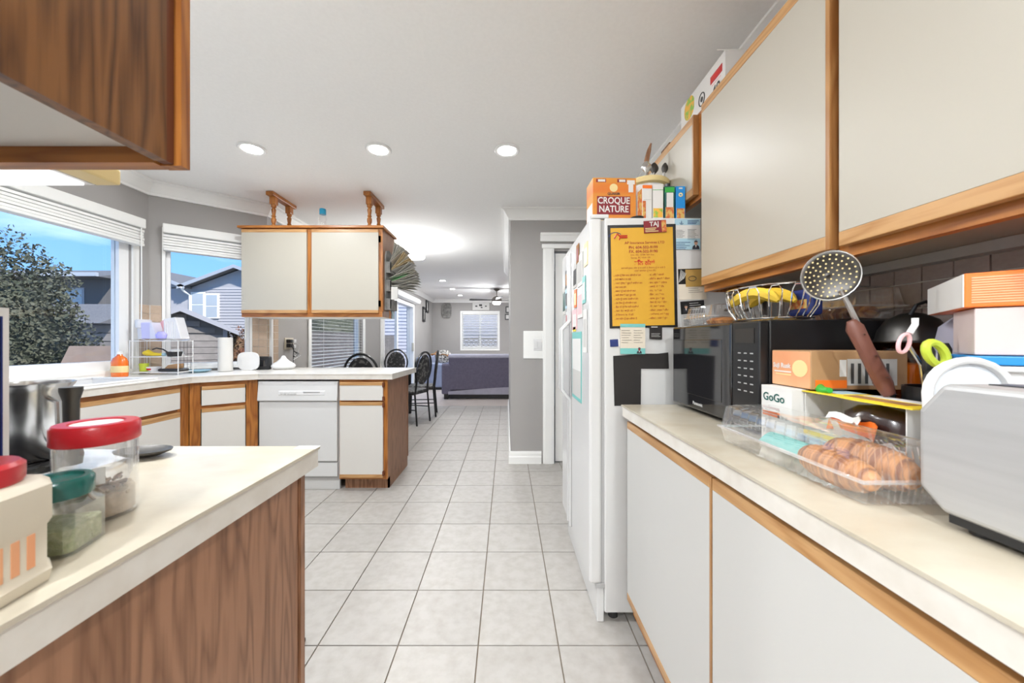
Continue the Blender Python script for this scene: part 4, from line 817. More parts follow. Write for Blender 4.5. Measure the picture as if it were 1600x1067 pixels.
# clear clamshell with bread in front
clamshell('bread_clamshell','long clear ridged plastic clamshell with brown bread on the counter',.535,.685,.545,.925,CZ,.098,ridges=26)
def loaf(label, x, y, z, rx, ry, h, rz):
    b = MB(); n, m = 22, 12; vs = []; fs = []
    for i in range(n+1):
        u = i/n*2-1; rr = math.sqrt(max(.02,1-abs(u)**2.6))*(1+.06*(i % 2))
        for k in range(m):
            a = 2*PI*k/m; vs.append((rx*rr*math.cos(a), ry*u, h/2+h/2*rr*math.sin(a)))
    for i in range(n):
        for k in range(m): fs.append((i*m+k,i*m+(k+1)%m,(i+1)*m+(k+1)%m,(i+1)*m+k))
    fs += [tuple(range(m)),tuple(n*m+k for k in range(m))]
    o = tag(b.add(vs,fs).build('bread_loaf','bread',smooth=True),label,'bread','loaves in the clamshell'); o.location = (x,y,z); o.rotation_euler = (0,0,rz); return o
loaf('ridged brown bread loaf in clamshell, on the wall side',.640,.645,CZ+.003,.030,.080,.072,.05); loaf('ridged brown bread loaf in clamshell, on the aisle side',.578,.640,CZ+.003,.028,.076,.060,-.04)
t = thing('green_label','green and white leaflet lying inside the bread clamshell','leaflet',(.64,.81,CZ+.010)); MB().grid(lambda u,v:(-.03+.06*u,-.07+.14*v,.004+.02*math.sin(3*u)),6,4,.001).build('sheet','teal',t,smooth=True)
# toaster
t = thing('toaster','brushed steel toaster at the right edge of the counter','toaster',(.68,.375,CZ))
pr = [(.155,.045),(.155,.155),(.125,.196),(-.135,.196),(-.16,.165),(-.16,.03),(-.14,.018),(.125,.018)]
MB().prism(pr,-.082,.082,'x').build('shell','steel_brushed',t,bevel=.008,seg=3)
for x in (-.03,.03): MB().box(x-.014,x+.014,-.115,.105,.1955,.1975).build('slot','black',t)
MB().box(-.078,.078,-.13,.12,.008,.02).build('base','black',t)
for x in (-.055,.055):
    for y in (-.1,.10): MB().lathe([(0,0),(.014,0),(.014,.018),(0,.018)],12,(x,y,0)).build('foot','black',t)
# back of the counter
t = thing('utensil_crock','black utensil crock full of knives behind the cookie carton','crock',(.845,.705,CZ))
MB().lathe([(0,0),(.05,0),(.055,.165),(.051,.165),(.047,.005),(0,.005)],24).build('crock_wall','black',t,smooth=True)
def knife(label, base, tip, m, r, cat='knife', name='kitchen_knife', rivets=0):
    e_ = thing(name,label,cat,base,0,None); v = Vector(tip)-Vector(base)
    MB().tube([(0,0,0),tuple(v*.5)],.004,4,flat=.3).build('blade','steel',e_)
    MB().tube([tuple(v*.48),tuple(v*.55),tuple(v*.8),tuple(v*.95),tuple(v)],[r*.7,r,r*.9,r,r*.5],10,flat=.7).build('handle',m,e_,smooth=True)
    for i in range(rivets): MB().lathe([(0,0),(.003,0),(0,.002)],8).build('rivet','steel',e_).location = v*(.6+.15*i)+Vector((0,-r*.75,0))
    return e_
B_ = (.845,.705,CZ+.008)
for i, (bx, by, tx, ty, tz, lab) in enumerate(((-.022,-.03,.760,.655,1.135,'black-handled knife leaning lowest and leftmost in the crock'),(.0,-.032,.785,.650,1.138,'black-handled knife second from left in front of crock'),(.022,-.028,.832,.652,1.150,'black-handled knife at front right of the crock'),(-.015,.01,.800,.69,1.182,'tall black-handled knife at back left of the crock'),(.015,.012,.838,.695,1.186,'tall black-handled knife at back right of the crock'))):
    knife(lab,(.845+bx,.705+by,CZ+.008),(tx,ty,tz),'rubber',.011)
knife('brown wooden-handled cleaver leaning left from the crock',(.836,.726,CZ+.008),(.705,.745,1.232),'handle_brown',.017,'knife','cleaver',3)
t = thing('skimmer','perforated steel skimmer ladle leaning from the crock','skimmer',(.852,.742,CZ+.008))
v = Vector((.690,.750,1.295))-Vector((.852,.742,CZ+.008)); MB().tube([(0,0,0),tuple(v*.5),tuple(v)],[.005,.006,.006],8,flat=.6).build('handle','steel',t,smooth=True)
nrm_ = Vector((-.35,-.92,-.15)).normalized(); cc = v+Vector((-.022,0,.030)); bm_ = MB(); rings, sg = 6, 28; vs = []; fs = []
ua = nrm_.cross(Vector((0,0,1))).normalized(); ub = ua.cross(nrm_).normalized()
for i in range(rings+1):
    r_ = .050*i/rings; dz_ = -.014*(1-(i/rings)**2)
    for k_ in range(sg): a = 2*PI*k_/sg; vs.append(cc+ua*r_*math.cos(a)+ub*r_*math.sin(a)+nrm_*dz_)
for i in range(rings):
    for k_ in range(sg): fs.append((i*sg+k_,i*sg+(k_+1)%sg,(i+1)*sg+(k_+1)%sg,(i+1)*sg+k_))
o = bm_.add(vs,fs).build('bowl','steel_dark',t,smooth=True); sm = o.modifiers.new('solid','SOLIDIFY'); sm.thickness = .0015
MB().tube([cc+ua*.050*math.cos(2*PI*i/28)+ub*.050*math.sin(2*PI*i/28) for i in range(28)],.0018,6,True).build('bowl_rim','steel',t,smooth=True)
hl = MB()
for i in range(1,6):
    for k_ in range(i*5):
        a = 2*PI*k_/(i*5)+i*.3; p = cc+ua*(.0085*i)*math.cos(a)+ub*(.0085*i)*math.sin(a)+nrm_*(-.014*(1-(i*.0085/.05)**2)+.0030)
        hl.add([p+(ua*math.cos(q*PI/3)+ub*math.sin(q*PI/3))*.0019 for q in range(6)],[tuple(range(6))])
o = hl.build('perforations','butter',t,kind='stuff')
t = thing('pink_peeler','pink-looped peeler standing in the crock','peeler',(.83,.705,CZ+.01))
MB().tube([(0,0,0),(-.05,-.02,.20),(-.085,-.03,.238)],.003).build('shaft','steel',t); MB().tube([(-.095+.010*math.cos(a)+.004*math.sin(a),-.032,.240+.017*math.sin(a)) for a in [i*2*PI/18 for i in range(18)]],.0032,8,True).build('loop','pink',t,smooth=True); MB().tube([(-.085,-.032,.258),(-.072,-.03,.275),(-.072,-.03,.287)],.005).build('tip','plastic_white',t,smooth=True)
t = thing('oil_jar','amber glass jar with dark strainer on top against the tiles','jar',(.985,.885,CZ))
MB().lathe([(0,0),(.055,0),(.058,.05),(.058,.22),(.045,.245),(.042,.25)],24).build('jar_wall','amber_glass',t,smooth=True); MB().lathe([(0,.004),(.052,.004),(.054,.20),(0,.20)],20).build('contents','butter',t,smooth=True)
t = thing('strainer','dark wire strainer turned over on the amber jar','strainer',(.985,.885,CZ+.251))
MB().lathe([(.064,0),(.066,.004),(.060,.03),(.045,.055),(.02,.07),(0,.074)],24).build('mesh_dome','steel_dark',t,smooth=True); MB().tube(ov(.066,.066,.002,24),.003,6,True).build('rim','steel_dark',t,smooth=True)
MB().tube([(-.025,-.02,.066),(-.022,-.03,.088),(.0,-.03,.096),(.022,-.03,.088),(.025,-.02,.066)],.004,8).build('handle','black',t,smooth=True); MB().tube([(.045+.028*math.cos(a),-.055+.012*math.sin(a),.02+.012*math.sin(a)) for a in [i*2*PI/16 for i in range(16)]],.003,6,True).build('ear_loop','black',t,smooth=True)
t = thing('grey_canister','lavender-grey canister with pale band behind the crock','canister',(.985,.765,CZ))
MB().lathe([(0,0),(.056,0),(.058,.02),(.058,.24),(.05,.285),(.03,.305),(0,.31)],28).build('canister_body','sofa_grey',t,smooth=True); MB().lathe([(.059,.20),(.061,.205),(.061,.222),(.059,.227)],28).build('pale_band','plastic_milky',t,smooth=True)
# rotated stack at the right edge
SR = math.atan2(-.64,.77); C0 = Vector((.758,.603,0)); du, de = Vector((.77,-.64,0)), Vector((.638,.77,0))
def stack(name, label, cat, a0, a1, e0, e1, z0, z1, m, bev=.002):
    e_ = thing(name,label,cat,(C0.x,C0.y,z0),SR); MB().box(a0,a1,e0,e1,0,z1-z0).build('box_body',m,e_,bevel=bev); return e_
e_ = thing('dish_tub','white plastic tub below the blue folder by the wall','tub',(C0.x,C0.y,CZ),SR)
MB().prism([(.0,.006),(.25,.006),(.25,.07),(.0,.07)],0,.005).box(0.0,.25,.006,.012,.003,.212).box(0.0,.25,.064,.07,.003,.212).box(0.0,.006,.012,.064,.003,.212).box(.244,.25,.012,.064,.003,.212).build('tub_wall','plastic_white',e_,bevel=.002); MB().box(-.012,.262,-.004,.012,.205,.214).build('rim','plastic_white',e_,bevel=.003)
stack('blue_folder','bright blue folder lying on the white tub','folder',.004,.25,-.004,.115,1.1515,1.166,'blue')
e_ = stack('pink_box','pale pink cardboard box under the orange box','box',.012,.25,.004,.12,1.1675,1.244,'pale_pink'); box('small_mark','ink',.085,.092,.0028,.004,.050,.056,e_)
e_ = stack('orange_carton','orange printed carton with white end, topmost of the stack','carton',0,.25,0,.235,1.2455,1.302,'orange'); box('white_end','paper',-.001,.0005,.001,.234,.001,.0555,e_)
for a0, a1, m_ in ((.008,.075,'peach'),(.085,.160,'peach'),(.172,.24,'yellow')):
    for i in range(11): box('print_line',m_,a0,a1,-.0008,.0002,.007+i*.004,.0095+i*.004,e_)
t = thing('oval_dish','white oval dish standing on end behind the toaster','dish',(.722,.572,CZ),math.radians(-12))
st = [(.052*math.cos(a),.172+.052*math.sin(a)) for a in [i*PI/12 for i in range(13)]]+[(-.045,.02),(-.03,0),(.03,0),(.045,.02)]
MB().prism(st,-.002,.002,'y').build('dish_base','dish_white',t); MB().tube([(x,-.004,z) for x, z in st],.006,8,True,flat=1.4).build('dish_rim','plastic_white',t,smooth=True)
t = thing('scissors','lime green scissors standing behind the oval dish','scissors',(.758,.632,CZ))
MB().tube([(0,0,0),(-.004,0,.20)],.006,6,flat=.3).build('blade','steel',t); MB().tube([(-.012+.016*math.cos(a)-.008*math.sin(a),0,.232+.020*math.sin(a)) for a in [i*2*PI/18 for i in range(18)]],.0065,8,True).build('handle_loop','lime',t,smooth=True)
# ------------------------------------------------------------------ left counter
def label_patch(e_, r, z0, z1, a0, a1, m):
    q = MB(); n = 8; q.add([(r*math.cos(a0+(a1-a0)*i/n), r*math.sin(a0+(a1-a0)*i/n), z) for z in (z0,z1) for i in range(n+1)],[(i,i+1,n+2+i,n+1+i) for i in range(n)]); return q.build('paper_label',m,e_,smooth=True)
t = thing('spice_jar','clear plastic jar with red lid and brown spice, right of group','jar',(-.600,.5325,CZ))
MB().lathe([(0,0),(.040,0),(.043,.006),(.043,.105),(.041,.11),(.0405,.11),(.0405,.006),(0,.004)],32).build('jar_wall','plastic_clear',t,smooth=True)
MB().lathe([(.0445,.108),(.046,.110),(.046,.132),(.043,.136),(.030,.136),(.028,.133),(0,.133),(0,.108)],36).build('lid','red',t,smooth=True); MB().lathe([(0,.1335),(.027,.1335),(.027,.1345),(0,.1345)],28).build('lid_sticker','paper',t)
q = MB()
for i in range(90):
    a = random.random()*2*PI; r_ = .035*math.sqrt(random.random()); z_ = random.random()*.046*(1.1-.4*r_/.035)+.012; p = Vector((r_*math.cos(a),r_*math.sin(a),z_)); dd = Vector((random.uniform(-1,1),random.uniform(-1,1),random.uniform(-.4,.4))).normalized()*.008
    q.tube([p-dd,p,p+dd],[.002,.004,.002],5)
q.lathe([(0,.005),(.0395,.005),(.0395,.036),(0,.040)],20); q.build('spice_pods','spice',t,smooth=True,kind='stuff'); label_patch(t,.0434,.055,.078,-1.1,-.55,'paper_grey')
t = thing('herb_jar','square glass jar with dark green lid and dried herbs','jar',(-.552,.447,CZ),math.radians(18))
def rsq(h, c): return [(h-c,-h),(h,-h+c),(h,h-c),(h-c,h),(-h+c,h),(-h,h-c),(-h,-h+c),(-h+c,-h)]
b = MB(); R0 = rsq(.031,.007); R1 = rsq(.022,.007); vs = [(x,y,z) for z, Q in ((.0,R0),(.052,R0),(.062,R1),(.068,R1)) for x, y in Q]; b.add(vs,[tuple(range(8))]+[(k*8+i,k*8+(i+1)%8,(k+1)*8+(i+1)%8,(k+1)*8+i) for k in range(3) for i in range(8)]); b.build('jar_wall','jar_glass',t,smooth=True)
MB().prism(rsq(.0285,.006),.003,.030).build('herbs','herb',t,kind='stuff'); MB().lathe([(.0,.064),(.030,.064),(.031,.069),(.031,.083),(.028,.087),(.022,.087),(.021,.084),(0,.084)],32).build('lid','dark_green',t,smooth=True)
t = thing('flour_jar','cream plastic jar with red lid at the left edge','jar',(-.531,.352,CZ),math.radians(10))
b = MB(); vs = []; pr = ((.048,0),(.050,.012),(.047,.016),(.047,.06),(.050,.066),(.050,.102),(.044,.108),(.038,.110))
for r_, z_ in pr: vs += [(x,y,z_) for x, y in rsq(r_,r_*.42)]
b.add(vs,[tuple(range(8)),tuple((len(pr)-1)*8+i for i in range(8))]+[(k*8+i,k*8+(i+1)%8,(k+1)*8+(i+1)%8,(k+1)*8+i) for k in range(len(pr)-1) for i in range(8)]); b.build('jar_wall','plastic_cream',t,smooth=True)
MB().lathe([(0,.110),(.038,.110),(.040,.114),(.040,.128),(.036,.132),(.024,.132),(.022,.130),(0,.130)],32).build('lid','red',t,smooth=True); MB().lathe([(0,.1305),(.021,.1305),(.021,.1315),(0,.1315)],24).build('lid_sticker','paper',t)
for i in range(3): MB().box(.0468,.0478,-.020+i*.014,-.013+i*.014,.022,.056).build('printed_bar','peach',t)
t = thing('snack_carton','tall dark snack carton with pale edge at left of the jars','carton',(-.735,.485,CZ),math.radians(-4)); MB().box(-.05,.042,-.022,.022,0,.30).build('box_body','black',t,bevel=.002); MB().box(.042,.0435,.016,.022,0,.30).box(.042,.0435,-.022,.016,.288,.30).build('pale_edge','paper',t); MB().box(-.045,.036,.0222,.0228,.05,.26).build('front_print','brown_fur',t); MB().box(.042,.0436,.0145,.016,0,.288).build('blue_line','navy',t); MB().box(.0420,.0432,-.018,.008,.10,.22).build('side_print','brown_fur',t); MB().box(-.04,.03,-.0228,-.022,.10,.20).build('front_print','brown_fur',t)
t = thing('spice_packet','small white and green packet beside the red-lidded jar','packet',(-.650,.445,CZ),.2); MB().box(-.03,.03,-.012,.012,0,.075).build('box_body','paper',t,bevel=.003); MB().box(.008,.0305,-.0128,-.011,.045,.07).build('green_print','green',t)
SZ = .937
t = thing('steel_pot','tall polished steel pot standing on the stove','pot',(-1.03,.785,SZ))
MB().lathe([(0,0),(.052,0),(.056,.006),(.056,.145),(.064,.158),(.066,.163),(.062,.163),(.053,.146),(.053,.01),(0,.01)],36).build('pot_wall','steel',t,smooth=True)
MB().tube([(.056,-.01,.13),(.085,-.02,.125),(.088,-.02,.05),(.057,-.01,.04)],.005,8).build('handle','steel',t,smooth=True)
t = thing('pestle','dark metal pestle standing upright beside the steel pot','pestle',(-.893,.745,SZ+.001)); MB().lathe([(0,0),(.016,0),(.018,.02),(.011,.05),(.012,.13),(.017,.150),(.017,.158),(0,.160)],20).build('pestle_body','steel_dark',t,smooth=True)
t = thing('frying_pan','black frying pan behind the jars on the stove edge','pan',(-.93,.60,SZ+.001)); MB().lathe([(0,0),(.062,0),(.078,.034),(.076,.034),(.06,.004),(0,.004)],32).build('pan_body','black',t,smooth=True); MB().tube([(.076,0,.03),(.12,.0,.036),(.16,0,.04)],[.006,.009,.008],8,flat=.6).build('handle','black',t,smooth=True)
t = thing('spoon_rest','grey metal spoon rest peeking out behind the red-lidded jar','spoon rest',(-.80,.80,CZ)); MB().lathe([(0,.004),(.03,.003),(.05,.012),(.052,.016),(.03,.008),(0,.008)],28,sx=1.1,sy=.7).build('rest_body','steel_dark',t,smooth=True)
tag(MB().prism([(-1.6,1.02),(-.79,1.02),(-.79,1.40),(-.80,1.445),(-1.6,1.445)],.0005,.012).build('floor_mat','black_matte'),'black rubber mat on the floor in front of the stove','mat')

# ------------------------------------------------------------------ peninsula and window counter things
t = thing('soap_bottle','orange dish soap bottle on the counter by the sink window','bottle',(-2.785,2.615,CZ))
MB().lathe([(0,0),(.052,0),(.055,.006),(.055,.105),(.045,.13),(.02,.150),(.018,.160),(0,.160)],28,sx=1,sy=.62).build('bottle_body','amber',t,smooth=True); MB().lathe([(0,.160),(.020,.160),(.020,.182),(0,.184)],20).build('cap','plastic_white',t,smooth=True); MB().lathe([(.0555,.03),(.0562,.032),(.0562,.075),(.0555,.077)],28,sx=1,sy=.63).build('paper_label','butter',t,smooth=True)
t = thing('wire_shelf','white three-tier wire shelf in the bay corner','shelf',(-2.645,2.79,CZ),math.radians(4))
for x in (-.17,.17):
    for y in (-.07,.07): MB().tube([(x,y,0),(x,y,.262)],.0035,6).build('post','plastic_white',t)
    for i in range(4): MB().tube([(x,-.05+i*.033,.03),(x,-.05+i*.033,.255)],.0016,4).build('side_wire','plastic_white' if x < 0 else 'black',t)
for z in (.020,.135,.255):
    b = MB().tube([(-.17,-.07,z),(.17,-.07,z),(.17,.07,z),(-.17,.07,z)],.003,6,True)
    for i in range(8): b.tube([(-.17,-.062+i*.0178,z),(.17,-.062+i*.0178,z)],.0014,4)
    b.build('tier','plastic_white',t)
SW = Vector((-2.645,2.79,CZ))
def on_shelf(name, label, cat, dx, dy, dz): return thing(name,label,cat,(SW.x+dx,SW.y+dy,SW.z+dz),0)
t = on_shelf('plastic_sheet','crumpled white plastic liner on the top tier of shelf','liner',0,0,.2585); MB().grid(lambda u,v:(-.16+.33*u,-.06+.12*v,.004+.006*math.sin(9*u+5*v)+.004*math.sin(17*u)),16,6,.001).build('sheet','plastic_white',t,smooth=True)
t = on_shelf('purple_basket','translucent purple plastic cup holder on the wire shelf','cup',-.075,-.005,.272); MB().prism([(-.045,0),(.055,0),(.025,.125),(-.055,.125)],-.035,.035,'y').build('cup_wall','plastic_purple',t,bevel=.006); MB().prism([(.02,.0),(.075,.0),(.03,.125),(.02,.125)],-.036,.036,'y').build('white_edge','plastic_milky',t)
t = on_shelf('plastic_jug','clear plastic jug turned over on the wire shelf','jug',-.145,.0,.272); MB().lathe([(.03,0),(.034,.08),(.045,.085),(.048,.14),(.04,.148),(0,.15)],20).build('jug_wall','plastic_milky',t,smooth=True)
t = on_shelf('pink_plate','pink plastic plate standing on the wire shelf','plate',-.02,.045,.272); MB().prism([(.055*math.cos(i*PI/12),.085+.060*math.sin(i*PI/12)) for i in range(24)],-.004,.004,'y').build('plate_disc','pink',t); MB().box(-.02,.02,-.003,.003,0,.03).build('stand_edge','teal',t)
t = on_shelf('drain_basket','clear ribbed plastic basket standing on the wire shelf','basket',.10,.0,.272); MB().prism([(-.055,0),(.080,0),(.035,.165),(-.055,.150)],-.04,.04,'y').build('basket_wall','plastic_milky',t,bevel=.006)
for i in range(5): MB().box(-.04+i*.018,-.037+i*.018,-.043,-.040,.01,.13).build('rib','plastic_white',t)
t = on_shelf('purple_scoop','small purple scoop in front on the wire shelf','scoop',.035,-.045,.272); MB().lathe([(0,0),(.03,.004),(.036,.03),(.02,.052),(0,.055)],16,sx=1.2,sy=.6).build('scoop_body','purple',t,smooth=True)
t = on_shelf('yellow_gourd','yellow and green plastic ladle on the middle tier','ladle',-.06,-.01,.1395); MB().tube([(-.07,0,.024),(-.04,0,.026),(.0,0,.016),(.05,0,.013),(.075,0,.013)],[.014,.024,.014,.010,.012],12).build('ladle_body','yellow',t,smooth=True); MB().tube([(.075,0,.013),(.10,0,.014)],[.013,.014],10).build('blue_tip','pale_blue',t,smooth=True)
t = on_shelf('white_bowl','white upturned bowl on the middle tier','bowl',.075,.03,.1395); MB().lathe([(.055,0),(.05,.03),(.03,.05),(0,.052)],24).build('bowl_wall','plastic_white',t,smooth=True)
t = on_shelf('small_pan','small black pan with curved handle on the middle tier','pan',.125,-.035,.1395); MB().lathe([(0,0),(.04,0),(.05,.035),(.046,.035),(.036,.005),(0,.005)],24).build('pan_body','black',t,smooth=True); MB().tube([(-.04,-.01,.03),(-.07,-.015,.052),(-.12,-.015,.062),(-.15,-.015,.052)],.005,8).build('handle','black',t,smooth=True)
t = on_shelf('green_cup','lime green cup on the bottom tier','cup',-.12,-.02,.0245); MB().lathe([(0,0),(.024,0),(.03,.06),(.027,.06),(.021,.004),(0,.004)],20).build('cup_wall','lime',t,smooth=True)
t = on_shelf('white_dish','white bowl with red spot on the bottom tier','bowl',-.035,-.03,.0245); MB().lathe([(0,0),(.025,0),(.045,.035),(.042,.035),(.022,.004),(0,.004)],24).build('bowl_wall','plastic_milky',t,smooth=True); MB().box(-.02,.012,-.041,-.034,.012,.024).build('red_spot','red',t,bevel=.003)
t = on_shelf('black_tray','black oven tray with tan paper on the bottom tier','tray',.095,-.01,.0245); MB().prism([(-.075,-.05),(.08,-.05),(.08,.05),(-.075,.05)],0,.022).build('tray_body','black',t,bevel=.008); MB().prism([(-.04,.023),(.05,.023),(.055,.06),(-.015,.048)],-.03,.03,'y').build('tan_paper','kraft',t)
tag(MB().lathe([(0,0),(.05,0),(.088,.016),(.086,.018),(.045,.004),(0,.004)],28,(-2.535,2.985,CZ)).build('plate','pale_blue',smooth=True),'pale blue plate lying on the counter by the angled window','plate')
t = thing('paper_towel_roll','white paper towel roll standing on the counter by window','paper towel',(-2.385,3.08,CZ)); MB().lathe([(.020,.002),(.052,.002),(.052,.285),(.020,.285),(.020,.002)],36).build('roll','paper',t,smooth=True); MB().lathe([(.018,.0),(.020,.0),(.020,.286),(.018,.286),(.018,0)],16).build('core','kraft',t)
t = thing('white_board','white rounded cutting board leaning beside paper towel','cutting board',(-2.268,3.19,CZ)); MB().prism([(.095*math.copysign(abs(math.cos(a))**.6,math.cos(a)),.080+.078*math.copysign(abs(math.sin(a))**.6,math.sin(a))) for a in [i*2*PI/36 for i in range(36)]],-.008,.008,'y').build('board','plastic_white',t,bevel=.004); MB().box(-.05,.05,-.02,.02,0,.006).build('foot','plastic_white',t)
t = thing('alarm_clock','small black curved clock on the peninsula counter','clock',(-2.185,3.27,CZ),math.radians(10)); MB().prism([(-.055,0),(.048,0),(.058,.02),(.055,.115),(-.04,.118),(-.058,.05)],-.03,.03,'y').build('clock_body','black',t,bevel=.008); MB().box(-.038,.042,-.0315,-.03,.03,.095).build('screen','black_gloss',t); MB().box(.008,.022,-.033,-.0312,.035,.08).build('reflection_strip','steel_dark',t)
t = thing('aroma_diffuser','white teardrop aroma diffuser on the peninsula counter','diffuser',(-2.04,3.32,CZ)); MB().lathe([(0,0),(.07,.0),(.095,.018),(.098,.032),(.085,.05),(.05,.072),(.026,.095),(.014,.118),(.008,.122),(0,.122)],32).build('diffuser_body','plastic_white',t,smooth=True)
t = thing('wall_outlet','cream double wall outlet with plugs above the peninsula','outlet',(X3,3.78,1.165)); MB().box(.001,.008,-.075,.075,-.06,.06).build('cover_plate','plastic_cream',t,bevel=.003)
for y, z, m_ in ((.035,.025,'plastic_white'),(.03,-.03,'plastic_white'),(-.03,.025,'black'),(-.03,-.02,'black')): MB().box(.008,.05,y-.022,y+.022,z-.018,z+.018).build('plug',m_,t,bevel=.004)
MB().tube([(.05,.035,.02),(.08,.06,-.02),(.07,.05,-.09),(.10,0,-.13),(.18,-.1,-.12),(.24,-.32,-.15)],.003,6).build('white_cord','plastic_white',t,smooth=True)
MB().tube([(.05,-.03,.02),(.09,-.06,-.03),(.09,-.07,-.12),(.09,-.07,-.24)],.0035,6).build('black_cord','black',t,smooth=True); MB().tube([(.05,-.03,-.02),(.07,-.02,-.08),(.09,.02,-.105),(.09,-.06,-.13)],[.004,.005,.011,.008],8).build('adapter','black',t,smooth=True)
t = thing('water_bottle','clear bottle with bright blue cap on the hanging cabinet','bottle',(-1.656,3.27,2.173)); MB().lathe([(0,0),(.034,0),(.036,.01),(.036,.12),(.024,.15),(.022,.16),(0,.16)],20).build('bottle_body','plastic_clear',t,smooth=True); MB().lathe([(0,.155),(.028,.155),(.028,.20),(.025,.205),(0,.205)],20).build('cap','cap_blue',t,smooth=True)
# letter rack with newspapers
t = thing('letter_rack','grey wooden letter rack on the end of the hanging cabinet','letter rack',(-1.060,3.24,1.73))
MB().prism([(-.09,-.27),(.09,-.27),(.09,.20),(.07,.245),(.0,.265),(-.07,.245),(-.09,.20)],.0005,.012,'x').build('back_board','clay_grey',t); 
for z in (-.26,-.10,.06):
    MB().box(.012,.055,-.088,-.080,z,z+.09).box(.012,.055,.080,.088,z,z+.09).box(.048,.055,-.088,.088,z,z+.085).box(.012,.055,-.088,.088,z-.006,z).build('pocket','clay_grey',t)
for y, m_ in ((-.05,'oak'),(.0,'steel'),(.04,'pale_blue')): MB().tube([(.03,y,-.27),(.035,y,-.30),(.03,y+.01,-.34)],.006,6).build('hook',m_,t)
def newspaper(label, z, ang, L_, m, n=6, spread=.28, name='newspaper', cat='newspaper'):
    e_ = thing(name,label,cat,(-1.032,3.24,z))
    for i in range(n):
        a = ang+spread*(i/(n-1)-.5); dx, dz = math.cos(a), math.sin(a); bend = .03*(i/(n-1)-.5)
        MB().grid(lambda u,v:(dx*L_*u-dz*bend*u*u*3, -.075+.15*v+.01*math.sin(i*2+u*3), dz*L_*u+dx*bend*u*u*3),5,2,.0015).build('page',m if i % 3 else 'paper_grey',e_,smooth=True)
newspaper('grey folded newspaper at the top of letter rack',1.865,math.radians(56),.19,'news',5,.15)
newspaper('tan folded newspaper second from top in the letter rack',1.79,math.radians(38),.22,'news_tan',6,.16)
newspaper('green-printed flyer bundle in the middle of letter rack',1.735,math.radians(23),.23,'news',5,.16,'flyer_bundle','flyers')
newspaper('dark newspaper bundle below the green flyers',1.70,math.radians(9),.25,'news',6,.16)
newspaper('curling newspaper lowest in the letter rack',1.675,math.radians(-5),.22,'news',5,.16)
tag(MB().grid(lambda u,v:(-1.0+.13*u,3.16+.10*v,1.715+.05*u+.006*math.sin(4*v)),6,3,.002).build('green_flyer','green',smooth=True),'green leaflet sticking out of the letter rack','leaflet')
tag(MB().box(-1.0,-.945,3.14,3.15,1.55,1.66).build('calendar_card','paper_grey'),'grey calendar card hanging low on the letter rack','card').rotation_euler = (0,0,0)

# ------------------------------------------------------------------ dining table and chairs
t = thing('dining_table','black dining table hidden behind the peninsula','table',(-1.86,5.45,0)); MB().box(-.32,.32,-.60,.60,.72,.75).build('tabletop','black_gloss',t,bevel=.006)
for x in (-.26,.26):
    for y in (-.54,.54): MB().tube([(x,y,0),(x,y,.72)],.025).build('leg','black',t,smooth=True)
def make_chair(label, loc, rz):
    t = thing('dining_chair',label,'chair',loc,rz,'black dining chairs')
    MB().box(-.21,.21,-.20,.21,.43,.49).build('seat','chair_fabric',t,bevel=.025,seg=3)
    for x in (-.18,.18): MB().tube([(x,.18,.43),(x*1.05,.20,0)],.013).build('leg','black',t,smooth=True)
    for x in (-.17,.17): MB().tube([(x,-.19,.46),(x*1.05,-.23,0)],.013).build('leg','black',t,smooth=True)
    for x in (-.18,.18): MB().tube([(x,.19,.22),(x,-.21,.22)],.008).build('stretcher','black',t)
    hp = [(-.165,-.19,.44)]+[(.205*math.cos(a),-.205-.05*(math.sin(a)+1)/2,.80+.235*math.sin(a)) for a in [PI+.75-(PI+1.5)*i/22 for i in range(23)]]+[(.165,-.19,.44)]
    MB().tube(hp,.015,8).build('back_hoop','black',t,smooth=True)
    pd = MB(); vs = []; n = 28
    for sgn, s, yo in ((1,.0,.024),(1,.7,.020),(1,1,.006),(-1,1,-.006),(-1,.7,-.018),(-1,.0,-.020)):
        for i in range(n): a = 2*PI*i/n; z = .78+.215*s*math.sin(a); vs.append((.165*s*math.cos(a),-.205-.05*(z-.6)/.4+yo,z))
    pd.add(vs,[(k*n+i,k*n+(i+1)%n,(k+1)*n+(i+1)%n,(k+1)*n+i) for k in range(5) for i in range(n)]); pd.build('backrest','chair_fabric',t,smooth=True)
    return t
c0 = make_chair('black chair with arched back turned to us behind the peninsula',(-1.76,4.62,0),0)
dup(c0,(-2.02,6.40,0),PI,'black patterned chair at the far end of dining table')
dup(c0,(-1.42,5.32,0),math.radians(72),'black chair right of dining table, nearer of the side pair')
dup(c0,(-1.37,5.86,0),math.radians(98),'black chair right of dining table, farther of the side pair')

# ------------------------------------------------------------------ living room
t = thing('loveseat','plum slipcovered loveseat seen from behind in living room','sofa',(-.30,7.9,0))
MB().box(-1.0,1.0,-.42,.42,.10,.44).build('base','sofa_plum',t,bevel=.04,seg=3); bk = MB().prism([(-.46,.18),(-.20,.18),(-.22,.86),(-.30,.91),(-.40,.91),(-.45,.86)],-.90,.92,'x').build('backrest','sofa_plum',t,bevel=.05,seg=3)
MB().prism([(-.455,.84),(-.25,.84),(-.26,.90),(-.32,.925),(-.42,.92),(-.455,.88)],-.905,.92,'x').build('top_cover','sofa_grey',t,bevel=.02,seg=2)
for x0, x1 in ((-1.04,-.84),(.86,1.06)): MB().prism([(-.455,.10),(.42,.10),(.42,.60),(.34,.64),(-.30,.66),(-.42,.74),(-.455,.70)],x0,x1,'x').build('arm','sofa_plum',t,bevel=.04,seg=3)
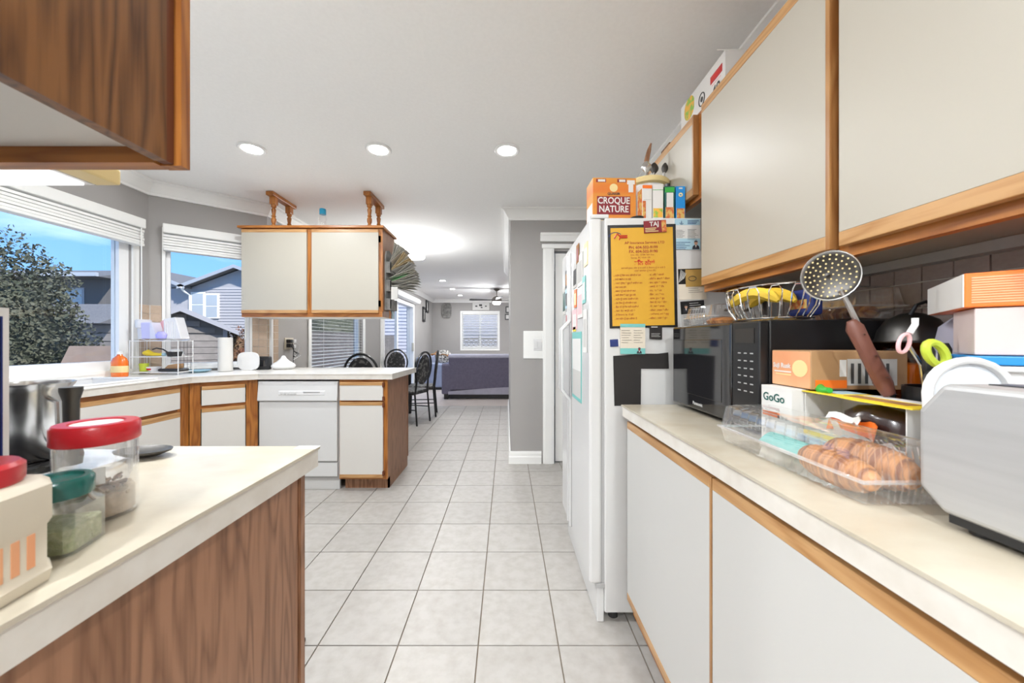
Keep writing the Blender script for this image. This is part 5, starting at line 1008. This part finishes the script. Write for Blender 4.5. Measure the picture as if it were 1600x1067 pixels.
MB().add([(-.90,-.470,.10)]+[(-.90+1.9*i/12,-.470,.16+.10*math.sin(PI*min(1,i/12)*.55)) for i in range(13)]+[(1.0,-.470,.10)],[tuple(range(15))]).build('skirt','sofa_grey',t)
for x0, x1 in ((-.84,.0),(.0,.86)): MB().box(x0+.01,x1-.01,-.2,.42,.44,.56).build('seat_cushion','sofa_plum',t,bevel=.04,seg=3)
for x in (-.95,.95):
    for y in (-.40,.38): MB().box(x-.04,x+.04,y-.04,y+.04,0,.10).build('foot','black',t)
MB().box(-.9,.9,-.43,-.41,.02,.10).build('foot_strip','black',t)  # black strip between the feet
t = thing('sofa','blue-grey slipcovered sofa along the window wall','sofa',(-1.80,9.85,0))
MB().box(-.40,.40,-.95,.95,.06,.42).build('base','sofa_blue',t,bevel=.04,seg=3); MB().prism([(-.42,.2),(-.20,.2),(-.24,.78),(-.36,.82),(-.42,.78)],-.95,.95,'y').build('backrest','sofa_blue',t,bevel=.05,seg=3)
for y0, y1 in ((-.98,-.78),(.78,.98)): MB().prism([(-.42,.06),(.42,.06),(.42,.56),(.36,.62),(-.10,.66),(-.32,.80),(-.42,.80)],y0,y1,'y').build('arm','sofa_blue',t,bevel=.04,seg=3)
for y0, y1 in ((-.78,0),(0,.78)): MB().box(-.2,.40,y0+.01,y1-.01,.42,.54).build('seat_cushion','sofa_blue',t,bevel=.04,seg=3)
MB().box(-.38,.38,-.93,.93,0,.06).build('plinth','black',t)
t = thing('throw_pillow','black and white patterned cushion on the blue-grey sofa','cushion',(-1.62,9.25,.70),.3); MB().lathe([(0,-.17),(.12,-.15),(.19,-.08),(.21,0),(.19,.08),(.12,.15),(0,.17)],16,(0,0,.10),1,.45).build('cushion_body','throw',t,smooth=True)
t = thing('brown_throw','crumpled brown throw behind the patterned cushion','throw',(-1.70,9.30,.80),0); MB().grid(lambda u,v:(-.22+.44*u,-.14+.28*v,.03+.09*math.sin(PI*u)*math.sin(PI*v)+.02*math.sin(11*u+7*v)),12,8,.02).build('cloth','brown_fur',t,smooth=True)
t = thing('ceiling_fan','dark metal ceiling fan with light in living room','ceiling fan',(-.25,8.87,ZC))
MB().lathe([(0,-.001),(.07,-.001),(.075,-.02),(.03,-.06),(0,-.065)],20).build('canopy','fan_metal',t,smooth=True); MB().tube([(0,0,-.06),(0,0,-.20)],.014).build('down_rod','fan_metal',t)
MB().lathe([(0,-.19),(.05,-.19),(.10,-.22),(.125,-.26),(.12,-.30),(.10,-.32),(0,-.32)],28).build('motor','fan_metal',t,smooth=True); MB().lathe([(0,-.32),(.105,-.32),(.10,-.36),(.07,-.385),(0,-.39)],28).build('light_bowl','lamp_glass',t,smooth=True)
for i in range(4):
    a = math.radians(8+90*i); o = MB().add([(.11,-.035,-.288),(.11,.035,-.272),(.62,.075,-.268),(.66,.05,-.271),(.66,-.05,-.289),(.62,-.075,-.292),(.11,-.035,-.282),(.11,.035,-.266),(.62,.075,-.262),(.66,.05,-.265),(.66,-.05,-.283),(.62,-.075,-.286)],[(0,1,2,3,4,5),(6,11,10,9,8,7)]+[(k,(k+1)%6,6+(k+1)%6,6+k) for k in range(6)]).build('blade','black',t); o.rotation_euler = (0,0,a)
L = bpy.data.lights.new('lamp_light','POINT'); L.energy = 17; L.shadow_soft_size = .1; L.color = (.97,.985,1); lo = bpy.data.objects.new('lamp_light',L); C.objects.link(lo); lo.parent = t; lo.location = (0,0,-.48)
def frame_y(name, label, cat, x0, x1, z0, z1, m, inner, y=YB-.001, bw=.03):
    t = thing(name,label,cat,((x0+x1)/2,y,(z0+z1)/2)); w, h = (x1-x0)/2, (z1-z0)/2
    MB().box(-w,w,-.025,0,-h,-h+bw).box(-w,w,-.025,0,h-bw,h).box(-w,-w+bw,-.025,0,-h+bw,h-bw).box(w-bw,w,-.025,0,-h+bw,h-bw).build('frame',m,t); MB().box(-w+bw,w-bw,-.012,0,-h+bw,h-bw).build('picture',inner,t); return t
t = thing('wall_plaque','grey carved oval plaque on the far wall','plaque',(-1.84,YB-.001,2.125)); MB().prism([(.15*math.copysign(abs(math.cos(a))**.5,math.cos(a)),.235*math.copysign(abs(math.sin(a))**.6,math.sin(a))) for a in [i*2*PI/28 for i in range(28)]],-.03,0,'y').build('plaque_body','clay_grey',t,bevel=.008); MB().prism([(.085*math.cos(i*PI/10),.03+.13*math.sin(i*PI/10)) for i in range(20)],-.045,-.03,'y').build('relief','clay_grey',t,bevel=.006)
t = thing('canvas_picture','pale canvas picture above the living room window','picture',(-.79,YB-.001,2.255)); MB().box(-.255,.255,-.03,0,-.12,.12).build('canvas','paper',t)
for x, z, r_ in ((-.14,.0,.035),(-.01,.03,.05),(.02,-.04,.03),(.15,.0,.03)): MB().prism([(x+r_*math.cos(i*PI/4),z+r_*.9*math.sin(i*PI/4)*(1 if i % 2 else .6)) for i in range(8)],-.0315,-.03,'y').build('painted_figure','ink',t)
frame_y('picture_frame','upper small black frame right of the living room window','picture',-.04,.16,2.05,2.25,'black','paper'); frame_y('picture_frame','lower small black frame right of the living room window','picture',-.06,.12,1.84,2.02,'black','paper')
for y0, y1, z0, z1, lab in ((9.75,10.0,1.72,2.12,'tall black frame on window wall, nearer of two'),(10.15,10.45,2.0,2.34,'black frame on window wall, farther of two')):
    t = thing('picture_frame',lab,'picture',(X3+.001,(y0+y1)/2,(z0+z1)/2)); w, h = (y1-y0)/2, (z1-z0)/2
    MB().box(0,.03,-w,w,-h,-h+.05).box(0,.03,-w,w,h-.05,h).box(0,.03,-w,-w+.05,-h+.05,h-.05).box(0,.03,w-.05,w,-h+.05,h-.05).build('frame','black',t); MB().box(0,.012,-w+.05,w-.05,-h+.05,h-.05).build('picture','paper_grey',t)
t = thing('light_switch','large white double switch plate on the pantry wall','switch',(.258,YP-.001,1.155)); MB().box(-.098,.098,-.012,0,-.135,.135).build('cover_plate','trim_white',t,bevel=.004)
MB().box(.0,.085,-.016,-.012,-.055,.055).build('switch_frame','plastic_white',t,bevel=.002)
for x in (.022,.062): MB().box(x-.016,x+.016,-.022,-.015,-.035,.035).build('rocker','plastic_white',t,bevel=.002)

# ------------------------------------------------------------------ outdoors
GZ = -.6
struct(MB().box(-45,25,-6,60,GZ-.1,GZ).build('ground','bounce_ground'),'pale light-bouncing ground outside the windows')  # concrete-pale ground, coloured to bounce daylight up onto the ceiling
def bush(name, label, c, r, n, m, trunk=True):
    t = thing(name,label,'bush',(c[0],c[1],GZ)); q = MB(); zc = c[2]-GZ
    for i in range(n):
        u = random.uniform(-1,1); a = random.random()*2*PI; k = math.sqrt(1-u*u); rr = random.uniform(.72,1.03)*(1+.10*math.sin(5*a+3*u)+.08*math.sin(9*u+2*a))
        p = Vector((k*math.cos(a)*r[0]*rr, k*math.sin(a)*r[1]*rr, max(.02,zc+u*r[2]*rr))); s = random.uniform(.018,.042)
        d1_ = Vector((random.gauss(0,1),random.gauss(0,1),random.gauss(0,1))).normalized(); d2_ = d1_.cross(Vector((random.gauss(0,1),random.gauss(0,1),random.gauss(0,1)))).normalized()
        q.add([p-d1_*s,p+d2_*s*.55,p+d1_*s,p-d2_*s*.55],[(0,1,2,3)])
    me_ = q.build('foliage',m,t,kind='stuff')
    MB().lathe([(0,zc-r[2]*.85),(r[0]*.72,zc-r[2]*.6),(r[0]*.74,zc),(r[0]*.55,zc+r[2]*.5),(0,zc+r[2]*.72)],12,sy=r[1]/r[0]).build('inner_growth',m,t,smooth=True)
    MB().tube([(0,0,0),(.03,0,zc*.5),(0,0,zc)],[.08,.06,.03],6).build('trunk','bark',t)
bush('garden_bush','tall dark evergreen bush outside the sink window',(-7.75,5.5,1.05),(1.15,.8,1.62),22000,'leaf'); bush('garden_bush','reddish shrub beside the shed outside the angled window',(-8.25,11.1,.75),(.5,.42,.85),3500,'leaf_red')
bush('garden_bush','dark tree outside the dining window',(-6.9,14.2,1.4),(1.4,1.4,2.0),6000,'leaf')
# dark house beyond the bush
t = thing('neighbour_house','dark neighbouring house with balcony behind the evergreen bush','house',(-17.5,13,GZ))
MB().box(-5,3.5,0,1.5,0,4.05).build('wall','siding_dark',t); MB().prism([(-.6,4.0),(1.6,4.0),(1.2,4.55)],-5.5,3.55,'x').build('roof','roof_dark',t); MB().box(-5.5,3.55,-.68,-.58,4.0,4.13).build('gutter','gutter',t)
MB().lathe([(0,4.1),(.10,4.1),(.10,4.95),(.15,4.95),(.15,5.1),(0,5.1)],12,(2.75,.9,0)).build('chimney_pipe','gutter',t); MB().box(-4.5,3.3,-1.0,-.96,3.0,3.06).build('balcony_rail','black',t); MB().box(-4.5,3.3,-1.05,0,2.45,2.6).build('balcony_floor','siding_dark',t)
for i in range(25): MB().box(-4.4+i*.31,-4.37+i*.31,-1.0,-.97,2.6,3.0).build('baluster','black',t)
for x in (-1.0,1.2): w_ = MB().box(x,x+1.2,-.02,.0,2.7,3.7).build('window','siding_grey',t); MB().box(x+.06,x+1.14,-.03,-.02,2.76,3.64).build('pane','pane_house',w_)
# low dark shed and leaning plywood
t = thing('garden_shed','low dark garden shed outside the sink window','shed',(-11.4,8.6,GZ)); MB().box(-2.6,2.1,0,1.0,0,2.2).build('body','siding_dark',t); MB().prism([(-.35,2.2),(1.1,2.2),(1.1,2.70),(.8,2.75)],-2.9,2.15,'x').build('roof','roof_dark',t)
for i in range(11): MB().box(-2.62,2.1,-.03,0,.04+i*.195,.215+i*.195).build('board','garage_board',t)
t = thing('plywood_sheet','brown plywood sheet leaning outside the sink window','plywood',(-5.9,5.0,GZ)); MB().add([(-.75,-.2,0),(.9,-.2,0),(.75,.3,1.72),(-.48,.3,1.72),(-.75,-.17,0),(.9,-.17,0),(.75,.33,1.72),(-.48,.33,1.72)],[(0,1,2,3),(7,6,5,4),(0,4,5,1),(1,5,6,2),(2,6,7,3),(3,7,4,0)]).build('sheet','plywood',t)
# gabled garage
t = thing('garage','dark board-sided gabled garage outside the angled window','garage',(-8.95,10,GZ),math.radians(36))
MB().prism([(-.95,0),(.95,0),(.95,2.12),(0,2.62),(-.95,2.12)],.03,4,'y').build('body','siding_dark',t)
for i in range(11): MB().box(-.95,.90,0,.03,.02+i*.178,.185+i*.178).build('board','garage_board',t)
for i, w_ in enumerate((.72,.38,.10)): MB().box(-w_,w_,0,.03,2.02+.178*(i),2.175+.178*i).build('board','garage_board',t)
MB().box(.90,1.0,-.03,.06,0,2.14).build('corner_board','fascia',t)
for s in (-1,1): MB().prism([(0,2.72),(s*1.25,2.08),(s*1.25,1.98),(0,2.60)],-.25,4.2,'y').build('roof_slope','roof_dark',t); MB().prism([(0,2.735),(s*1.27,2.09),(s*1.27,1.96),(0,2.60)],-.28,-.25,'y').build('barge_board','fascia',t)
# grey sided house
t = thing('neighbour_house','grey sided gabled house with white windows beyond the garage','house',(-17.4,20,GZ))
def siding(b, x0, x1, y, z0, z1, top=None):
    z = z0
    while z < z1:
        zz = min(z+.16,z1); b.add([(x0,y-.025,z),(x1,y-.025,z),(x1,y,zz),(x0,y,zz)],[(0,1,2,3)]); z = zz
    return b
MB().box(-5.5,5.4,0,8,0,4.75).build('wall','siding_grey',t); siding(MB(),.12,5.4,-.002,0,4.75).build('siding','siding_grey',t,kind='stuff')
for x0, x1, ap, nm in ((-5.5,-.2,-2.7,'left'),(-.1,5.5,2.7,'right')):
    MB().prism([(x0,4.7),(x1,4.7),(ap,5.72)],0,6,'y').build('gable',('siding_grey'),t)
    for xe in (x0-.25,x1+.25):
        MB().prism([(xe,4.66),(ap,5.80),(ap,5.90),(xe,4.78)],-.45,6.5,'y').build('roof_slope','roof_dark',t); MB().prism([(xe,4.60),(ap,5.74),(ap,5.92),(xe,4.79)],-.48,-.45,'y').build('barge_board','gutter',t)
MB().prism([(1.5,4.7),(8.5,4.7),(5,6.05)],-5.9,5.6,'x').build('main_roof','roof_dark',t); MB().add([(-.9,2.6,5.22),(.2,2.6,5.22),(.2,3.3,5.49),(-.9,3.3,5.49)],[(0,1,2,3)]).build('skylight','pane_house',t).location = (0,-.1,.05)
for x0, x1, z0, z1 in ((.15,.75,3.2,4.4),(.92,1.52,3.12,4.32),(-2.1,-1.3,3.5,4.3)):
    f_ = MB().box(x0-.08,x1+.08,-.08,-.02,z0-.08,z1+.08).build('window','trim_white',t); MB().box(x0,x1,-.09,-.08,z0,(z0+z1)/2-.03).build('pane','pane_house',f_); MB().box(x0,x1,-.09,-.08,(z0+z1)/2+.03,z1).build('pane','pane_house',f_)
MB().tube([(-.1,-.5,4.7),(-.1,-.3,4.5),(.02,-.06,4.3),(.02,-.06,0)],.06).build('downspout','trim_white',t)
# fence and house beyond the dining wall
t = thing('board_fence','dark board fence outside the dining window and patio door','fence',(-5.2,11,GZ))
fb = None
for i in range(36):
    if fb is None: fb = MB().box(0,.025,0,.22,.05,2.05).build('board','fence_board',t); o = fb
    else: o = fb.copy(); C.objects.link(o); o.parent = t
    o.location = (0,-2.4+i*.225,0)
for z in (.4,1.7): MB().box(-.05,0,-2.4,5.7,z,z+.09).build('rail','fence_board',t)
t = thing('pale_house','pale blue sided house beyond the patio door','house',(-10,20,GZ)); MB().box(.2,2.8,-3,8,0,5.2).build('wall','siding_blue',t); siding(MB(),.2,2.8,-3.002,0,5.2).build('siding','siding_blue',t,kind='stuff'); MB().prism([(.0,5.2),(3.1,5.2),(1.5,6.3)],-3.4,8.4,'y').build('roof','roof_dark',t)
t = thing('lattice_fence','dark lattice-topped fence outside the living room window','fence',(-1,13.5,GZ)); MB().box(-2.4,2.4,0,.03,0,1.42).build('panel','fence_board',t); MB().box(-2.4,2.4,-.03,.05,1.84,1.92).box(-2.4,2.4,-.03,.05,1.40,1.46).build('rail','fence_board',t); q = MB()
for i in range(-3,28):
    x = -2.4+i*.18
    for s in (-1,1):
        xa, xb = (x, x+.38) if s > 0 else (x+.38, x)
        if -2.4 <= min(xa,xb) and max(xa,xb) <= 2.4: q.add([(xa-.02,.01*s,1.46),(xa+.02,.01*s,1.46),(xb+.02,.01*s,1.84),(xb-.02,.01*s,1.84)],[(0,1,2,3)])
q.build('lattice','fence_board',t,kind='stuff')
for x in (-2.4,0,2.4): MB().box(x-.05,x+.05,-.05,.05,0,2.0).build('post','fence_board',t)
t = thing('white_house','white sided house beyond the lattice fence','house',(-1,17,GZ)); MB().box(-5,5,0,6,0,5).build('wall','siding_blue',t); siding(MB(),-5,5,-.002,0,5).build('siding','siding_blue',t,kind='stuff'); MB().prism([(-.5,5),(6.5,5),(3,7)],-5.5,5.5,'x').build('roof','roof_dark',t)

# ------------------------------------------------------------------ lettering: turn text curves into meshes
bpy.context.view_layer.update(); dg = bpy.context.evaluated_depsgraph_get()
for o in [o for o in bpy.data.objects if o.type == 'FONT']:
    me = bpy.data.meshes.new_from_object(o.evaluated_get(dg)); n = bpy.data.objects.new('lettering', me); C.objects.link(n)
    n.parent = o.parent; n.location = o.location; n.rotation_euler = o.rotation_euler; n.scale = o.scale
    bpy.data.objects.remove(o)
